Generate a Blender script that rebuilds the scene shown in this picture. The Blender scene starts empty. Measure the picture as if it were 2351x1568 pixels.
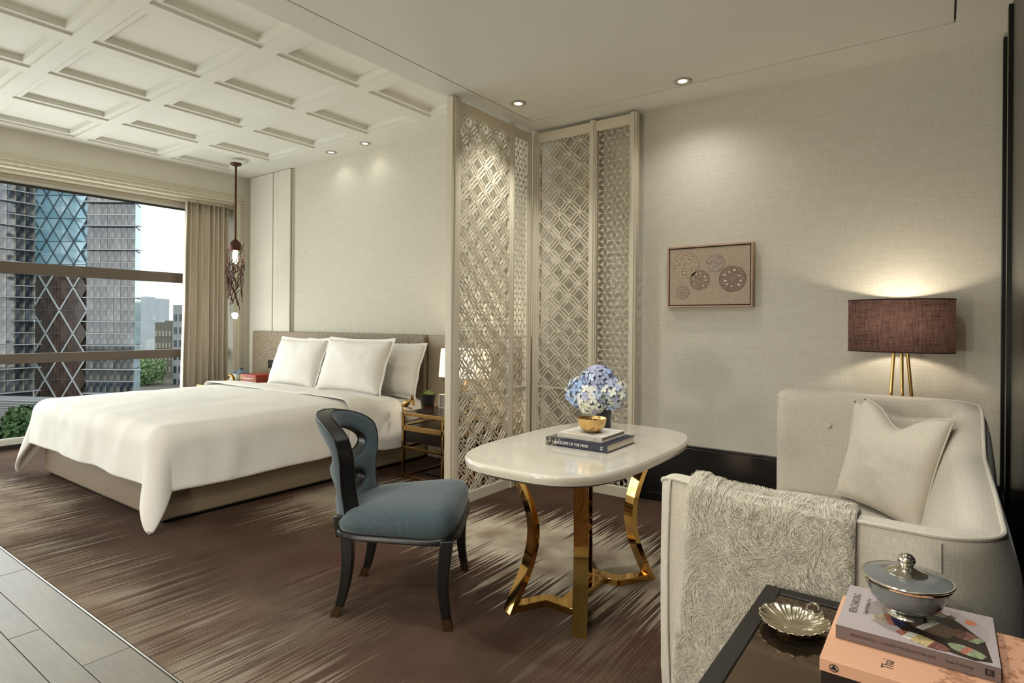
import bpy, bmesh, math, random
from mathutils import Vector, Matrix, noise
random.seed(7)
S = bpy.context.scene
COL = S.collection
PI = math.pi

# ------------------------------------------------------------------ camera
FPX, YAW, ROLL, CAMZ = 1366.0, math.atan(994.5 / 1366), math.radians(0.44), 1.25
cam_d = bpy.data.cameras.new('camera')
cam_d.sensor_width = 36.0
cam_d.lens = FPX * 36.0 / 2351.0
cam_d.shift_y = -42.0 / 2351.0
cam_d.clip_start, cam_d.clip_end = 0.02, 2000
cam = bpy.data.objects.new('camera', cam_d)
COL.objects.link(cam)
cam.matrix_world = (Matrix.Translation((0, 0, CAMZ)) @ Matrix.Rotation(YAW, 4, 'Z')
                    @ Matrix.Rotation(PI / 2, 4, 'X') @ Matrix.Rotation(ROLL, 4, 'Z'))
S.camera = cam

# ------------------------------------------------------------------ world: bright hazy overcast sky
w = bpy.data.worlds.new('sky')
S.world = w
w.use_nodes = True
nt = w.node_tree
nt.nodes.clear()
def wn(t, **k):
    n = nt.nodes.new(t)
    for a, b in k.items():
        setattr(n, a, b)
    return n
tc = wn('ShaderNodeTexCoord')
mp = wn('ShaderNodeMapping'); mp.inputs['Scale'].default_value = (1.0, 1.0, 2.6)
nz = wn('ShaderNodeTexNoise'); nz.inputs['Scale'].default_value = 2.2; nz.inputs['Detail'].default_value = 6
cr = wn('ShaderNodeValToRGB')
cr.color_ramp.elements[0].position = 0.35; cr.color_ramp.elements[0].color = (0.66, 0.74, 0.80, 1)
cr.color_ramp.elements[1].position = 0.62; cr.color_ramp.elements[1].color = (1.0, 0.97, 0.90, 1)
bg = wn('ShaderNodeBackground'); bg.inputs['Strength'].default_value = 1.8
wo = wn('ShaderNodeOutputWorld')
nt.links.new(tc.outputs['Generated'], mp.inputs['Vector'])
nt.links.new(mp.outputs['Vector'], nz.inputs['Vector'])
nt.links.new(nz.outputs['Fac'], cr.inputs['Fac'])
nt.links.new(cr.outputs['Color'], bg.inputs['Color'])
nt.links.new(bg.outputs['Background'], wo.inputs['Surface'])

S.view_settings.view_transform = 'Standard'
S.view_settings.look = 'None'
S.view_settings.exposure = 0.24
S.view_settings.gamma = 1.0
S.view_settings.use_curve_mapping = False
S.cycles.max_bounces = 8
S.cycles.diffuse_bounces = 4
S.cycles.glossy_bounces = 4
S.cycles.transmission_bounces = 4
S.cycles.transparent_max_bounces = 10
S.cycles.sample_clamp_indirect = 6.0
S.cycles.caustics_reflective = False
S.cycles.caustics_refractive = False
S.cycles.use_denoising = True
S.cycles.use_adaptive_sampling = True
S.cycles.adaptive_threshold = .03

# daylight enters through the window wall: a portal guides the sky light (it emits nothing itself)
def portal(name, loc, rot, sx, sy):
    d = bpy.data.lights.new(name, 'AREA'); d.shape = 'RECTANGLE'; d.size = sx; d.size_y = sy
    d.cycles.is_portal = True
    o = bpy.data.objects.new(name, d); COL.objects.link(o)
    o.location = loc; o.rotation_euler = rot
portal('window_portal', (-7.42, 0.4, 1.3), (0, -PI / 2, 0), 2.6, 6.6)

# area lamp added inside the glazing; boosts daylight indoors without lighting the view
d = bpy.data.lights.new('window_fill', 'AREA'); d.shape = 'RECTANGLE'; d.size = 2.35; d.size_y = 6.0; d.energy = 120; d.color = (.96, 1.0, .97)
o = bpy.data.objects.new('window_fill', d); COL.objects.link(o); o.location = (-7.22, .3, 1.32); o.rotation_euler = (0, -PI / 2, 0)

LAMP = 1.0          # common factor on the room's lamps
WARM = (1.0, 0.86, 0.68)
NEUT = (1.0, 0.985, 0.93)

# ------------------------------------------------------------------ helpers
def srgb(h):
    if isinstance(h, (tuple, list)):
        return (*h[:3], 1.0)
    h = h.lstrip('#')
    v = [int(h[i:i + 2], 16) / 255 for i in (0, 2, 4)]
    return (*[c / 12.92 if c <= 0.04045 else ((c + 0.055) / 1.055) ** 2.4 for c in v], 1.0)

MATS = {}
class NT:
    """small node-tree writer"""
    def __init__(s, name):
        s.m = bpy.data.materials.new(name); s.m.use_nodes = True
        s.t = s.m.node_tree; s.b = s.t.nodes['Principled BSDF']; s.out = s.t.nodes['Material Output']
    def n(s, t, **k):
        x = s.t.nodes.new(t)
        for a, b in k.items():
            if a in x.inputs.keys(): x.inputs[a].default_value = b
            else: setattr(x, a, b)
        return x
    def l(s, a, b): s.t.links.new(a, b)
    def coord(s, scale=(1, 1, 1), kind='Object', rot=(0, 0, 0)):
        c = s.n('ShaderNodeTexCoord'); m = s.n('ShaderNodeMapping')
        m.inputs['Scale'].default_value = scale; m.inputs['Rotation'].default_value = rot
        s.l(c.outputs[kind], m.inputs['Vector']); return m.outputs['Vector']
    def noise(s, vec, scale, detail=4, rough=.5):
        x = s.n('ShaderNodeTexNoise'); x.inputs['Scale'].default_value = scale
        x.inputs['Detail'].default_value = detail; x.inputs['Roughness'].default_value = rough
        s.l(vec, x.inputs['Vector']); return x.outputs['Fac']
    def ramp(s, fac, stops):
        x = s.n('ShaderNodeValToRGB'); e = x.color_ramp.elements
        while len(e) < len(stops): e.new(.5)
        for i, (p, c) in enumerate(stops):
            e[i].position = p; e[i].color = srgb(c) if isinstance(c, str) else (*c[:3], 1)
        s.l(fac, x.inputs['Fac']); return x.outputs['Color']
    def math(s, op, a, b=None, c=None):
        x = s.n('ShaderNodeMath'); x.operation = op
        for i, v in enumerate((a, b, c)):
            if v is None: continue
            if hasattr(v, 'is_output'): s.l(v, x.inputs[i])
            else: x.inputs[i].default_value = v
        return x.outputs[0]
    def mix(s, fac, a, b, mode='MIX'):
        x = s.n('ShaderNodeMix'); x.data_type = 'RGBA'; x.blend_type = mode
        for sock, v in ((x.inputs[0], fac), (x.inputs[6], a), (x.inputs[7], b)):
            if hasattr(v, 'is_output'): s.l(v, sock)
            elif isinstance(v, (int, float)): sock.default_value = v
            else: sock.default_value = srgb(v)
        return x.outputs[2]
    def bump(s, h, strength=.3, dist=.01):
        x = s.n('ShaderNodeBump'); x.inputs['Strength'].default_value = strength; x.inputs['Distance'].default_value = dist
        s.l(h, x.inputs['Height']); s.l(x.outputs['Normal'], s.b.inputs['Normal'])
    def set(s, **k):
        for a, v in k.items():
            a = a.replace('_', ' ')
            if hasattr(v, 'is_output'): s.l(v, s.b.inputs[a])
            else: s.b.inputs[a].default_value = v

def mat(name, col, rough=.5, metal=0.0, var=0.0, vscale=8.0, bump=0.0, bscale=60.0, bdist=.004, stretch=(1, 1, 1), **kw):
    if name in MATS: return MATS[name]
    k = NT(name); c = srgb(col)
    k.set(Base_Color=c, Roughness=rough, Metallic=metal)
    if var > 0:
        v = k.noise(k.coord(stretch), vscale, 5)
        lo = tuple(x * (1 - var) for x in c[:3]); hi = tuple(min(1, x * (1 + var)) for x in c[:3])
        k.set(Base_Color=k.ramp(v, [(.3, lo), (.7, hi)]))
    if bump > 0:
        k.bump(k.noise(k.coord(stretch), bscale, 4), bump, bdist)
    k.set(**kw)
    MATS[name] = k.m
    return k.m

def weave(name, c1, c2, scale=260, rough=.9, streak=1.0, bump=.25, dist=.0015, sheen=.2, axes='XYZ', **kw):
    """woven cloth: crossed thin slubs in two directions"""
    if name in MATS: return MATS[name]
    k = NT(name)
    a = k.noise(k.coord((1, 14, 14)), scale / 14, 3, .6)
    b = k.noise(k.coord((14, 14, 1)), scale / 14, 3, .6)
    d = k.noise(k.coord((14, 1, 14)), scale / 14, 3, .6)
    h = k.math('ADD', k.math('ADD', a, b), d)
    h = k.math('MULTIPLY', h, 1 / 3)
    col = k.ramp(h, [(.5 - .1 / streak, c1), (.5 + .1 / streak, c2)])
    k.set(Base_Color=col, Roughness=rough, Sheen_Weight=sheen)
    k.bump(h, bump, dist)
    k.set(**kw)
    MATS[name] = k.m
    return k.m

def emis(name, col, strength):
    if name in MATS: return MATS[name]
    k = NT(name); k.set(Base_Color=srgb(col), Emission_Color=srgb(col), Emission_Strength=strength)
    MATS[name] = k.m
    return k.m

def origin(o):
    v = Vector((0, 0, 0))
    while o is not None:
        v = v + Vector(o.location); o = o.parent
    return v

class MB:
    def __init__(s): s.v = []; s.f = []; s.mi = []; s.cur = 0
    def add(s, vs, fs):
        n = len(s.v); s.v += [tuple(p) for p in vs]
        for q in fs:
            s.f.append(tuple(n + i for i in q)); s.mi.append(s.cur)
        return s
    def box(s, a, b):
        x0, y0, z0 = a; x1, y1, z1 = b
        return s.add([(x0, y0, z0), (x1, y0, z0), (x1, y1, z0), (x0, y1, z0), (x0, y0, z1), (x1, y0, z1), (x1, y1, z1), (x0, y1, z1)],
                     [(0, 3, 2, 1), (4, 5, 6, 7), (0, 1, 5, 4), (1, 2, 6, 5), (2, 3, 7, 6), (3, 0, 4, 7)])
    def bar(s, p, q, wd, ht, up=(0, 0, 1)):
        """rectangular bar from p to q; wd sideways, ht along up"""
        p, q, up = Vector(p), Vector(q), Vector(up)
        d = (q - p).normalized(); sd = d.cross(up)
        if sd.length < 1e-6: sd = d.cross(Vector((1, 0, 0)))
        sd.normalize(); u = sd.cross(d).normalized()
        o = []
        for e in (p, q):
            for i, j in ((-1, -1), (1, -1), (1, 1), (-1, 1)):
                o.append(e + sd * (wd / 2 * i) + u * (ht / 2 * j))
        return s.add(o, [(0, 1, 2, 3), (7, 6, 5, 4), (0, 4, 5, 1), (1, 5, 6, 2), (2, 6, 7, 3), (3, 7, 4, 0)])
    def tube(s, path, r, n=8, caps=True, closed=False):
        path = [Vector(p) for p in path]; m = len(path)
        rs = r if isinstance(r, (list, tuple)) else [r] * m
        vs = []; prev = None
        for i, p in enumerate(path):
            if closed: t = path[(i + 1) % m] - path[i - 1]
            else: t = path[min(i + 1, m - 1)] - path[max(i - 1, 0)]
            if t.length < 1e-9: t = Vector((0, 0, 1))
            t.normalize()
            if prev is None:
                a = t.cross(Vector((0, 0, 1)))
                if a.length < 1e-3: a = t.cross(Vector((1, 0, 0)))
            else: a = prev - t * prev.dot(t)
            a.normalize(); prev = a; b = t.cross(a)
            for k in range(n):
                th = 2 * PI * k / n
                vs.append(p + (a * math.cos(th) + b * math.sin(th)) * rs[i])
        fs = []
        for i in range(m if closed else m - 1):
            j = (i + 1) % m
            for k in range(n):
                l = (k + 1) % n
                fs.append((i * n + k, i * n + l, j * n + l, j * n + k))
        if caps and not closed:
            fs.append(tuple(reversed(range(n)))); fs.append(tuple((m - 1) * n + k for k in range(n)))
        return s.add(vs, fs)
    def lathe(s, prof, c=(0, 0, 0), n=32, sx=1.0, sy=1.0, cap0=True, cap1=True):
        vs = []; m = len(prof)
        for r, z in prof:
            for k in range(n):
                th = 2 * PI * k / n
                vs.append((c[0] + r * sx * math.cos(th), c[1] + r * sy * math.sin(th), c[2] + z))
        fs = []
        for i in range(m - 1):
            for k in range(n):
                l = (k + 1) % n
                fs.append((i * n + k, i * n + l, (i + 1) * n + l, (i + 1) * n + k))
        if cap0: fs.append(tuple(reversed(range(n))))
        if cap1: fs.append(tuple((m - 1) * n + k for k in range(n)))
        return s.add(vs, fs)
    def prism(s, poly, z0, z1):
        n = len(poly)
        vs = [(x, y, z0) for x, y in poly] + [(x, y, z1) for x, y in poly]
        fs = [tuple(reversed(range(n))), tuple(range(n, 2 * n))] + [(i, (i + 1) % n, n + (i + 1) % n, n + i) for i in range(n)]
        return s.add(vs, fs)
    def grid(s, fn, nu, nv, cu=False, cv=False):
        vs = [fn(i / (nu if cu else nu - 1), j / (nv if cv else nv - 1)) for i in range(nu) for j in range(nv)]
        fs = []
        for i in range(nu if cu else nu - 1):
            for j in range(nv if cv else nv - 1):
                a, b = (i + 1) % nu, (j + 1) % nv
                fs.append((i * nv + j, a * nv + j, a * nv + b, i * nv + b))
        return s.add(vs, fs)
    def mesh(s, name, off=(0, 0, 0), smooth=False, ang=None, fix=True):
        me = bpy.data.meshes.new(name)
        ox, oy, oz = off
        me.from_pydata([(x - ox, y - oy, z - oz) for x, y, z in s.v], [], s.f)
        if any(s.mi): me.polygons.foreach_set('material_index', s.mi)
        if fix:
            bm = bmesh.new(); bm.from_mesh(me)
            bmesh.ops.recalc_face_normals(bm, faces=bm.faces); bm.to_mesh(me); bm.free()
        me.update()
        if smooth:
            me.polygons.foreach_set('use_smooth', [True] * len(me.polygons))
            me.set_sharp_from_angle(angle=math.radians(ang if ang else 40))
        return me
    def build(s, name, m, parent=None, smooth=False, ang=None, bevel=0, seg=2, sub=0, local=False, fix=True):
        off = origin(parent) if (parent is not None and not local) else (0, 0, 0)
        me = s.mesh(name, off, smooth or bevel > 0, ang, fix)
        return put(name, me, m, parent, bevel, seg, sub)

def put(name, me, m, parent=None, bevel=0, seg=2, sub=0):
    if isinstance(m, (list, tuple)):
        for x in m: me.materials.append(x)
    elif m is not None and not me.materials: me.materials.append(m)
    o = bpy.data.objects.new(name, me); COL.objects.link(o)
    if parent is not None: o.parent = parent
    if bevel > 0:
        b = o.modifiers.new('bevel', 'BEVEL'); b.width = bevel; b.segments = seg; b.limit_method = 'ANGLE'; b.angle_limit = math.radians(35)
    if sub > 0:
        b = o.modifiers.new('sub', 'SUBSURF'); b.levels = sub; b.render_levels = sub
    return o

def B(a, b): return MB().box(a, b)

def tag(o, label=None, cat=None, group=None, kind=None):
    if label: o['label'] = label
    if cat: o['category'] = cat
    if group: o['group'] = group
    if kind: o['kind'] = kind
    return o
def thing(name, label, cat, loc=(0, 0, 0), rotz=0.0, group=None):
    o = bpy.data.objects.new(name, None); COL.objects.link(o)
    o.location = loc; o.rotation_euler = (0, 0, rotz); o.empty_display_size = .1
    return tag(o, label, cat, group)
def struct(name, mb, m, label=None, parent=None, **k):
    o = mb.build(name, m, parent, **k)
    if parent is None:
        o['kind'] = 'structure'
        if label: o['label'] = label
    return o
def dup(o, parent=None, loc=None):
    c = o.copy(); COL.objects.link(c)
    if parent is not None: c.parent = parent
    if loc is not None: c.location = loc
    return c
def copy_tree(o, parent=None):
    c = o.copy(); COL.objects.link(c); c.parent = parent
    for ch in list(o.children): copy_tree(ch, c)
    return c

def text(name, body, size, m, parent, mtx, sx=1.0, align='CENTER', extr=.0002):
    """flat lettering as a mesh part; mtx places it in the parent's frame"""
    cu = bpy.data.curves.new(name, 'FONT'); cu.body = body; cu.size = size; cu.align_x = align; cu.align_y = 'CENTER'
    cu.extrude = extr; cu.resolution_u = 2
    t = bpy.data.objects.new(name, cu); COL.objects.link(t)
    bpy.context.view_layer.update()
    me = bpy.data.meshes.new_from_object(t.evaluated_get(bpy.context.evaluated_depsgraph_get()))
    bpy.data.objects.remove(t); bpy.data.curves.remove(cu)
    me.materials.clear(); me.materials.append(m)
    me.transform(Matrix.Diagonal((sx, 1, 1, 1))); me.transform(mtx)
    o = bpy.data.objects.new(name, me); COL.objects.link(o); o.parent = parent
    return o

def spot(name, loc, power, angle, blend=.6, size=.04, col=WARM, rot=(0, 0, 0)):
    d = bpy.data.lights.new(name, 'SPOT'); d.energy = power * LAMP; d.spot_size = math.radians(angle); d.spot_blend = blend
    d.shadow_soft_size = size; d.color = col
    o = bpy.data.objects.new(name, d); COL.objects.link(o); o.location = loc; o.rotation_euler = rot
    return o
def point(name, loc, power, size=.04, col=WARM):
    d = bpy.data.lights.new(name, 'POINT'); d.energy = power * LAMP; d.shadow_soft_size = size; d.color = col
    o = bpy.data.objects.new(name, d); COL.objects.link(o); o.location = loc
    return o
def dirpt(px, depth, z=0.0):
    """a point on the viewing line of picture column px, depth metres ahead of the camera"""
    f = Vector((-math.sin(YAW), math.cos(YAW), 0)); r = Vector((math.cos(YAW), math.sin(YAW), 0))
    p = f * depth + r * ((px - 1175.5) / FPX * depth); p.z = z
    return p
# ------------------------------------------------------------------ materials of the room
M_PAINT = mat('cream_paint', '#dad6c8', .75, var=.02, vscale=3)
M_CEIL = mat('ceiling_paint', '#dcdbd0', .8, var=.02, vscale=2)
M_BLACK = mat('black_lacquer', '#0a0a0b', .28, bump=.03, bscale=30)
M_DARKGAP = mat('shadow_gap', '#3a342c', .9)
M_BRONZE = mat('bronze_frame', '#6e6359', .45, metal=.2, var=.05)
M_CREAMLAC = mat('cream_lacquer', '#d5ccb8', .35, var=.02)
M_WHITE = mat('white_frame', '#e6e4dc', .45)
M_BRASS = mat('brass', '#c9a468', .16, metal=1.0, var=.04, vscale=3)
M_GOLD = mat('polished_gold', '#d8ae66', .05, metal=1.0)
M_COPPER = mat('copper', '#4e2c1e', .42, metal=.6, var=.25, vscale=40, bump=.2, bscale=120)

def wallpaper():
    k = NT('grasscloth_wallpaper')
    a = k.noise(k.coord((3, 3, 160)), 3.0, 3, .6); b = k.noise(k.coord((160, 160, 3)), 3.0, 3, .6)
    h = k.math('MULTIPLY', k.math('ADD', a, b), .5)
    k.set(Base_Color=k.ramp(h, [(.36, '#c4c0b0'), (.62, '#dad6c8')]), Roughness=.85)
    k.bump(h, .12, .002)
    return k.m
M_PAPER = wallpaper()

def carpet_mat():
    k = NT('streaked_carpet')
    co = k.n('ShaderNodeTexCoord'); sp = k.n('ShaderNodeSeparateXYZ'); k.l(co.outputs['Object'], sp.inputs[0])
    x, y = sp.outputs[0], sp.outputs[1]
    strip = k.math('FLOOR', k.math('DIVIDE', x, .0075))
    wn1 = k.n('ShaderNodeTexWhiteNoise'); wn1.noise_dimensions = '1D'; k.l(strip, wn1.inputs['W'])
    wide = k.math('FLOOR', k.math('DIVIDE', x, .032))
    wn2 = k.n('ShaderNodeTexWhiteNoise'); wn2.noise_dimensions = '1D'; k.l(wide, wn2.inputs['W'])
    jit = k.math('ADD', k.math('MULTIPLY', k.math('SUBTRACT', wn1.outputs['Value'], .5), .44),
                 k.math('MULTIPLY', k.math('SUBTRACT', wn2.outputs['Value'], .5), .22))
    yy = k.math('ADD', y, jit)
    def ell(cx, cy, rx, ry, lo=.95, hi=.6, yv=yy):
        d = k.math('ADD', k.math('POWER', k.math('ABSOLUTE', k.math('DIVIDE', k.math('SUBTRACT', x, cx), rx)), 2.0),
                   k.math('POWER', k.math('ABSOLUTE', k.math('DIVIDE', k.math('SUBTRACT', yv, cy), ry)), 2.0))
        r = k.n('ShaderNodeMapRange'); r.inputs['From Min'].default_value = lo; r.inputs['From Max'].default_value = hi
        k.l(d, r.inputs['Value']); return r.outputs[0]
    cb = k.n('ShaderNodeCombineXYZ'); k.l(k.math('MULTIPLY', x, .8), cb.inputs[0]); k.l(k.math('MULTIPLY', yy, .9), cb.inputs[1])
    nz = k.noise(cb.outputs[0], 1.3, 2)
    nr = k.n('ShaderNodeMapRange'); nr.inputs['From Min'].default_value = .56; nr.inputs['From Max'].default_value = .66
    nr.inputs['To Max'].default_value = .55; k.l(nz, nr.inputs['Value'])
    mx = lambda a, b: k.math('MAXIMUM', a, b)
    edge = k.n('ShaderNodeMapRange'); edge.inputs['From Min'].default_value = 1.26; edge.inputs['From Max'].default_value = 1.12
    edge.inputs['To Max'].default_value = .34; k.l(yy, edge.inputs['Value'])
    light = mx(mx(ell(-1.70, 2.80, .95, .50), k.math('MULTIPLY', ell(-3.35, 2.75, .5, .55), .6)),  # beige patch by the table also carries the downlight pool in its colour
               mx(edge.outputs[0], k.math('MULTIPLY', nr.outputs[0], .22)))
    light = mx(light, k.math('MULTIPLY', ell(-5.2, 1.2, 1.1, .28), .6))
    flat = k.n('ShaderNodeCombineXYZ'); k.l(x, flat.inputs[0]); k.l(y, flat.inputs[1])
    tone = k.noise(flat.outputs[0], 1.7, 3)
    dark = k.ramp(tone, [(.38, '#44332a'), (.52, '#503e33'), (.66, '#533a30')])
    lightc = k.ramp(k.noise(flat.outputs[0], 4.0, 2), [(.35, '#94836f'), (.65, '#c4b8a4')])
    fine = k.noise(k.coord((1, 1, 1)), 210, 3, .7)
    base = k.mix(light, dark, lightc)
    hair = k.ramp(fine, [(.3, (.5, .5, .5)), (.7, (1.35, 1.35, 1.35))])
    k.set(Base_Color=k.mix(1.0, base, hair, 'MULTIPLY'), Roughness=.95, Specular_IOR_Level=.1)
    k.bump(fine, .5, .004)
    return k.m
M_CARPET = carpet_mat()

def plank_mat():
    k = NT('pale_timber')
    oi = k.n('ShaderNodeObjectInfo')
    n = k.noise(k.coord((1.2, 12, 12)), 5, 5, .6); m = k.noise(k.coord((1, 2.5, 1)), 1.6, 3)
    c = k.mix(.5, k.ramp(n, [(.3, '#5c564a'), (.7, '#756e5f')]), k.ramp(m, [(.3, '#514c42'), (.7, '#797263')]))
    t = k.ramp(oi.outputs['Random'], [(0, (.9, .9, .9)), (1, (1.06, 1.06, 1.06))])
    k.set(Base_Color=k.mix(1.0, c, t, 'MULTIPLY'), Roughness=.38)
    k.bump(n, .08, .003)
    return k.m
M_PLANK = plank_mat()

# ------------------------------------------------------------------ floor
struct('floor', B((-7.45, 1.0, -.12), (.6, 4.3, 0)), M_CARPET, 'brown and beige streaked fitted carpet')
fw = struct('floor_boards', B((-7.45, -3.2, -.14), (.6, .999, -.016)), mat('sub_floor', '#2b2823', .9), 'pale grey timber boards along the edge of the carpet')
PLK = {}
for wd in (.158, .104):
    PLK[wd] = MB().box((-.598, -wd / 2 + .0015, -.015), (.598, wd / 2 - .0015, 0)).mesh('plank'); PLK[wd].materials.append(M_PLANK)
row = 0
y = .988
while y > -3.1:
    wd = (.158, .104)[row % 2]
    x = -7.4 + (.688, .25, 1.0, .5)[row % 4]
    while x < .3 and y - wd > -3.15:
        if row < 14 or x > -7.4:
            o = bpy.data.objects.new('plank', PLK[wd]); COL.objects.link(o); o.parent = fw; o.location = (x, y - wd / 2, 0)
            b = o.modifiers.new('bevel', 'BEVEL'); b.width = .0015; b.segments = 1
        x += 1.2
    y -= wd; row += 1
struct('trim_1', B((-7.4, .988, -.01), (.3, .9945, .002)), mat('steel_strip', '#a8a59c', .3, metal=.9), 'thin metal strip between timber boards and carpet')

# ------------------------------------------------------------------ walls
struct('wall_back', B((-7.45, 4.05, -.1), (.6, 4.25, 3.3)), M_PAPER, 'pale grasscloth wall behind bed and sofa')
struct('wall_front', B((-7.45, -3.3, -.1), (.6, -3.1, 3.3)), M_PAPER, 'pale grasscloth wall facing the bed')
wl = MB()
wl.box((-7.25, -3.2, 2.77), (-7.03, 4.1, 3.3)).box((-7.45, 3.975, -.1), (-7.03, 4.1, 2.77)).box((-7.45, -3.2, -.1), (-7.03, -2.9, 2.77))
wl.box((-7.45, -3.2, 2.70), (-7.25, 4.1, 3.3))
struct('wall_left', wl, M_PAINT, 'cream wall around the wide window')
wr = struct('wall_right', B((.27, -3.2, -.1), (.5, 4.1, 3.3)), weave('grey_fabric_panel', '#6d655a', '#8d8477', 300), 'dark wall beside the sofa')
struct('trim_2', B((.236, 4.0, 0), (.27, 4.05, 2.76)), M_BLACK, 'black upright trim at the end of the art wall', bevel=.003)
dk = MB()
dk.box((.235, 3.66, 0), (.27, 3.72, 2.78)).box((.25, -3.1, 0), (.268, 3.66, 2.78)).box((.235, -3.1, 0), (.27, 3.72, .12))
struct('trim_3', dk, M_BLACK, 'black panelling along the dark wall')
bb = MB().box((-2.62, 4.018, 0), (.236, 4.05, .40)).box((-2.62, 4.024, .40), (.236, 4.05, .416)).box((-2.62, 4.014, 0), (.236, 4.05, .06))
struct('baseboard_back', bb, M_BLACK, 'tall black baseboard under the picture', bevel=.003)
struct('baseboard_right', MB().box((.236, 3.72, 0), (.27, 4.0, .40)), M_BLACK, bevel=.003)

# panelling beside the curtain on the headboard wall
tp = struct('trim_4', B((-6.92, 4.028, 0), (-6.06, 4.05, 3.0)), M_PAINT, 'cream wall panelling with upright grooves')
for x0, x1, d in ((-6.905, -6.430, .018), (-6.420, -6.326, .012), (-6.314, -6.075, .020)):
    B((x0, 4.028 - d, .0), (x1, 4.03, 3.005)).build('panel', M_PAINT, tp, bevel=.004)
B((-6.073, 4.024, 0), (-6.066, 4.045, 3.005)).build('groove', mat('groove_shade', '#8a8375', .9), tp)

# ------------------------------------------------------------------ ceilings
ZC, ZS = 3.01, 2.78
PX, PY, CX_, CY_ = .806, .777, .69, .672  # dark and beige blotches put window reflections into the glass colour
xs = [-3.585 - PX * i for i in range(5)]
ys = [3.70 - PY * i for i in range(9)]
xe = sorted(set([-7.04, -2.73] + [v for a in xs for v in (a, a + CX_)]))
ye = sorted(set([-3.15, 4.06] + [v for b in ys for v in (b, b - CY_)]))
def in_hole(x, y): return any(a < x < a + CX_ for a in xs) and any(b - CY_ < y < b for b in ys)
ribs = MB()
for i in range(len(xe) - 1):
    for j in range(len(ye) - 1):
        if not in_hole((xe[i] + xe[i + 1]) / 2, (ye[j] + ye[j + 1]) / 2):
            ribs.add([(xe[i], ye[j], ZC), (xe[i + 1], ye[j], ZC), (xe[i + 1], ye[j + 1], ZC), (xe[i], ye[j + 1], ZC)], [(0, 3, 2, 1)])
ceil = struct('ceiling', ribs, M_CEIL, 'cream coffered ceiling above the bed', fix=False)
tr = MB()
def ring(m, a, za, b, zb):
    (ax0, ay0, ax1, ay1), (bx0, by0, bx1, by1) = a, b
    A = [(ax0, ay0, za), (ax1, ay0, za), (ax1, ay1, za), (ax0, ay1, za)]; Bq = [(bx0, by0, zb), (bx1, by0, zb), (bx1, by1, zb), (bx0, by1, zb)]
    m.add(A + Bq, [(i, (i + 1) % 4, 4 + (i + 1) % 4, 4 + i) for i in range(4)])
r0 = (0, -CY_, CX_, 0); e = .050; r1 = (e, -CY_ + e, CX_ - e, -e); e2 = .053; r2 = (e2, -CY_ + e2, CX_ - e2, -e2)
ring(tr, r0, 0, r0, .014); ring(tr, r0, .014, r1, .014); ring(tr, r1, .014, r2, .052)
tr.add([(r2[0], r2[1], .052), (r2[2], r2[1], .052), (r2[2], r2[3], .052), (r2[0], r2[3], .052)], [(0, 1, 2, 3)])
trm = tr.mesh('coffer'); trm.materials.append(M_CEIL)
for a in xs:
    for b in ys:
        o = bpy.data.objects.new('coffer', trm); COL.objects.link(o); o.parent = ceil; o.location = (a, b, ZC)
struct('roof_slab', B((-7.5, -3.3, 3.14), (.6, 4.3, 3.3)), mat('concrete', '#808080', .9))
sf = MB(); gx0, gx1, gy1 = -2.545, .026, 3.718; gp = .009
sf.box((-2.745, -3.15, ZS), (gx0, 4.06, 3.1)).box((gx1 + gp, -3.15, ZS), (.45, 4.06, 3.1)).box((gx0, gy1 + gp, ZS), (gx1 + gp, 4.06, 3.1))
sf.box((gx0 + gp, -3.15, ZS), (gx1, gy1, 3.1))
sc = struct('ceiling_soffit', sf, M_CEIL, 'flat lowered ceiling above the table and sofa')
MB().box((gx0 - .01, -3.15, ZS + .02), (gx1 + .02, gy1 + .02, ZS + .03)).build('groove', M_DARKGAP, sc)

# ------------------------------------------------------------------ window
def glass_mat(name, tint, fac=.06):
    k = NT(name); t = k.n('ShaderNodeBsdfTransparent'); t.inputs[0].default_value = (*tint, 1)
    g = k.n('ShaderNodeBsdfGlossy'); g.inputs['Roughness'].default_value = .02
    mx = k.n('ShaderNodeMixShader'); fr = k.n('ShaderNodeFresnel'); fr.inputs[0].default_value = 1.12
    k.l(fr.outputs[0], mx.inputs[0]); k.l(t.outputs[0], mx.inputs[1]); k.l(g.outputs[0], mx.inputs[2]); k.l(mx.outputs[0], k.out.inputs['Surface'])
    return k.m
M_PANE = glass_mat('window_glass', (.93, .95, .95))
wt = MB()
for z0, z1 in ((1.70, 1.812), (.815, .912)):
    wt.box((-7.42, -2.9, z0), (-7.33, 3.98, z1))
win = struct('window_1', wt, M_BRONZE, 'wide window with two dark rails looking over the towers', bevel=.004)
MB().box((-7.42, -2.9, 2.585), (-7.31, 3.98, 2.72)).build('head_rail', M_WHITE, win, bevel=.005)
MB().box((-7.42, -2.9, 2.572), (-7.36, 3.98, 2.586)).build('gasket', M_DARKGAP, win)
MB().box((-7.42, -2.9, -.02), (-7.30, 3.98, .055)).box((-7.42, -2.9, .055), (-7.34, 3.98, .085)).build('sill', M_WHITE, win, bevel=.006)
MB().box((-7.30, -2.9, 0), (-7.285, 3.98, .035)).build('sill_skirting', mat('dark_skirting', '#2a2622', .5), win)
for yv in (1.2, -.9):
    MB().box((-7.42, yv - .04, .05), (-7.335, yv + .04, 2.6)).build('mullion', M_BRONZE, win, bevel=.004)
for y0, y1 in ((-2.9, -.94), (-.86, 1.16), (1.24, 3.98)):
    for z0, z1 in ((.06, .82), (.91, 1.705), (1.81, 2.59)):
        MB().add([(-7.385, y0, z0), (-7.385, y1, z0), (-7.385, y1, z1), (-7.385, y0, z1)], [(0, 1, 2, 3)]).build('pane', M_PANE, win)
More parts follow.
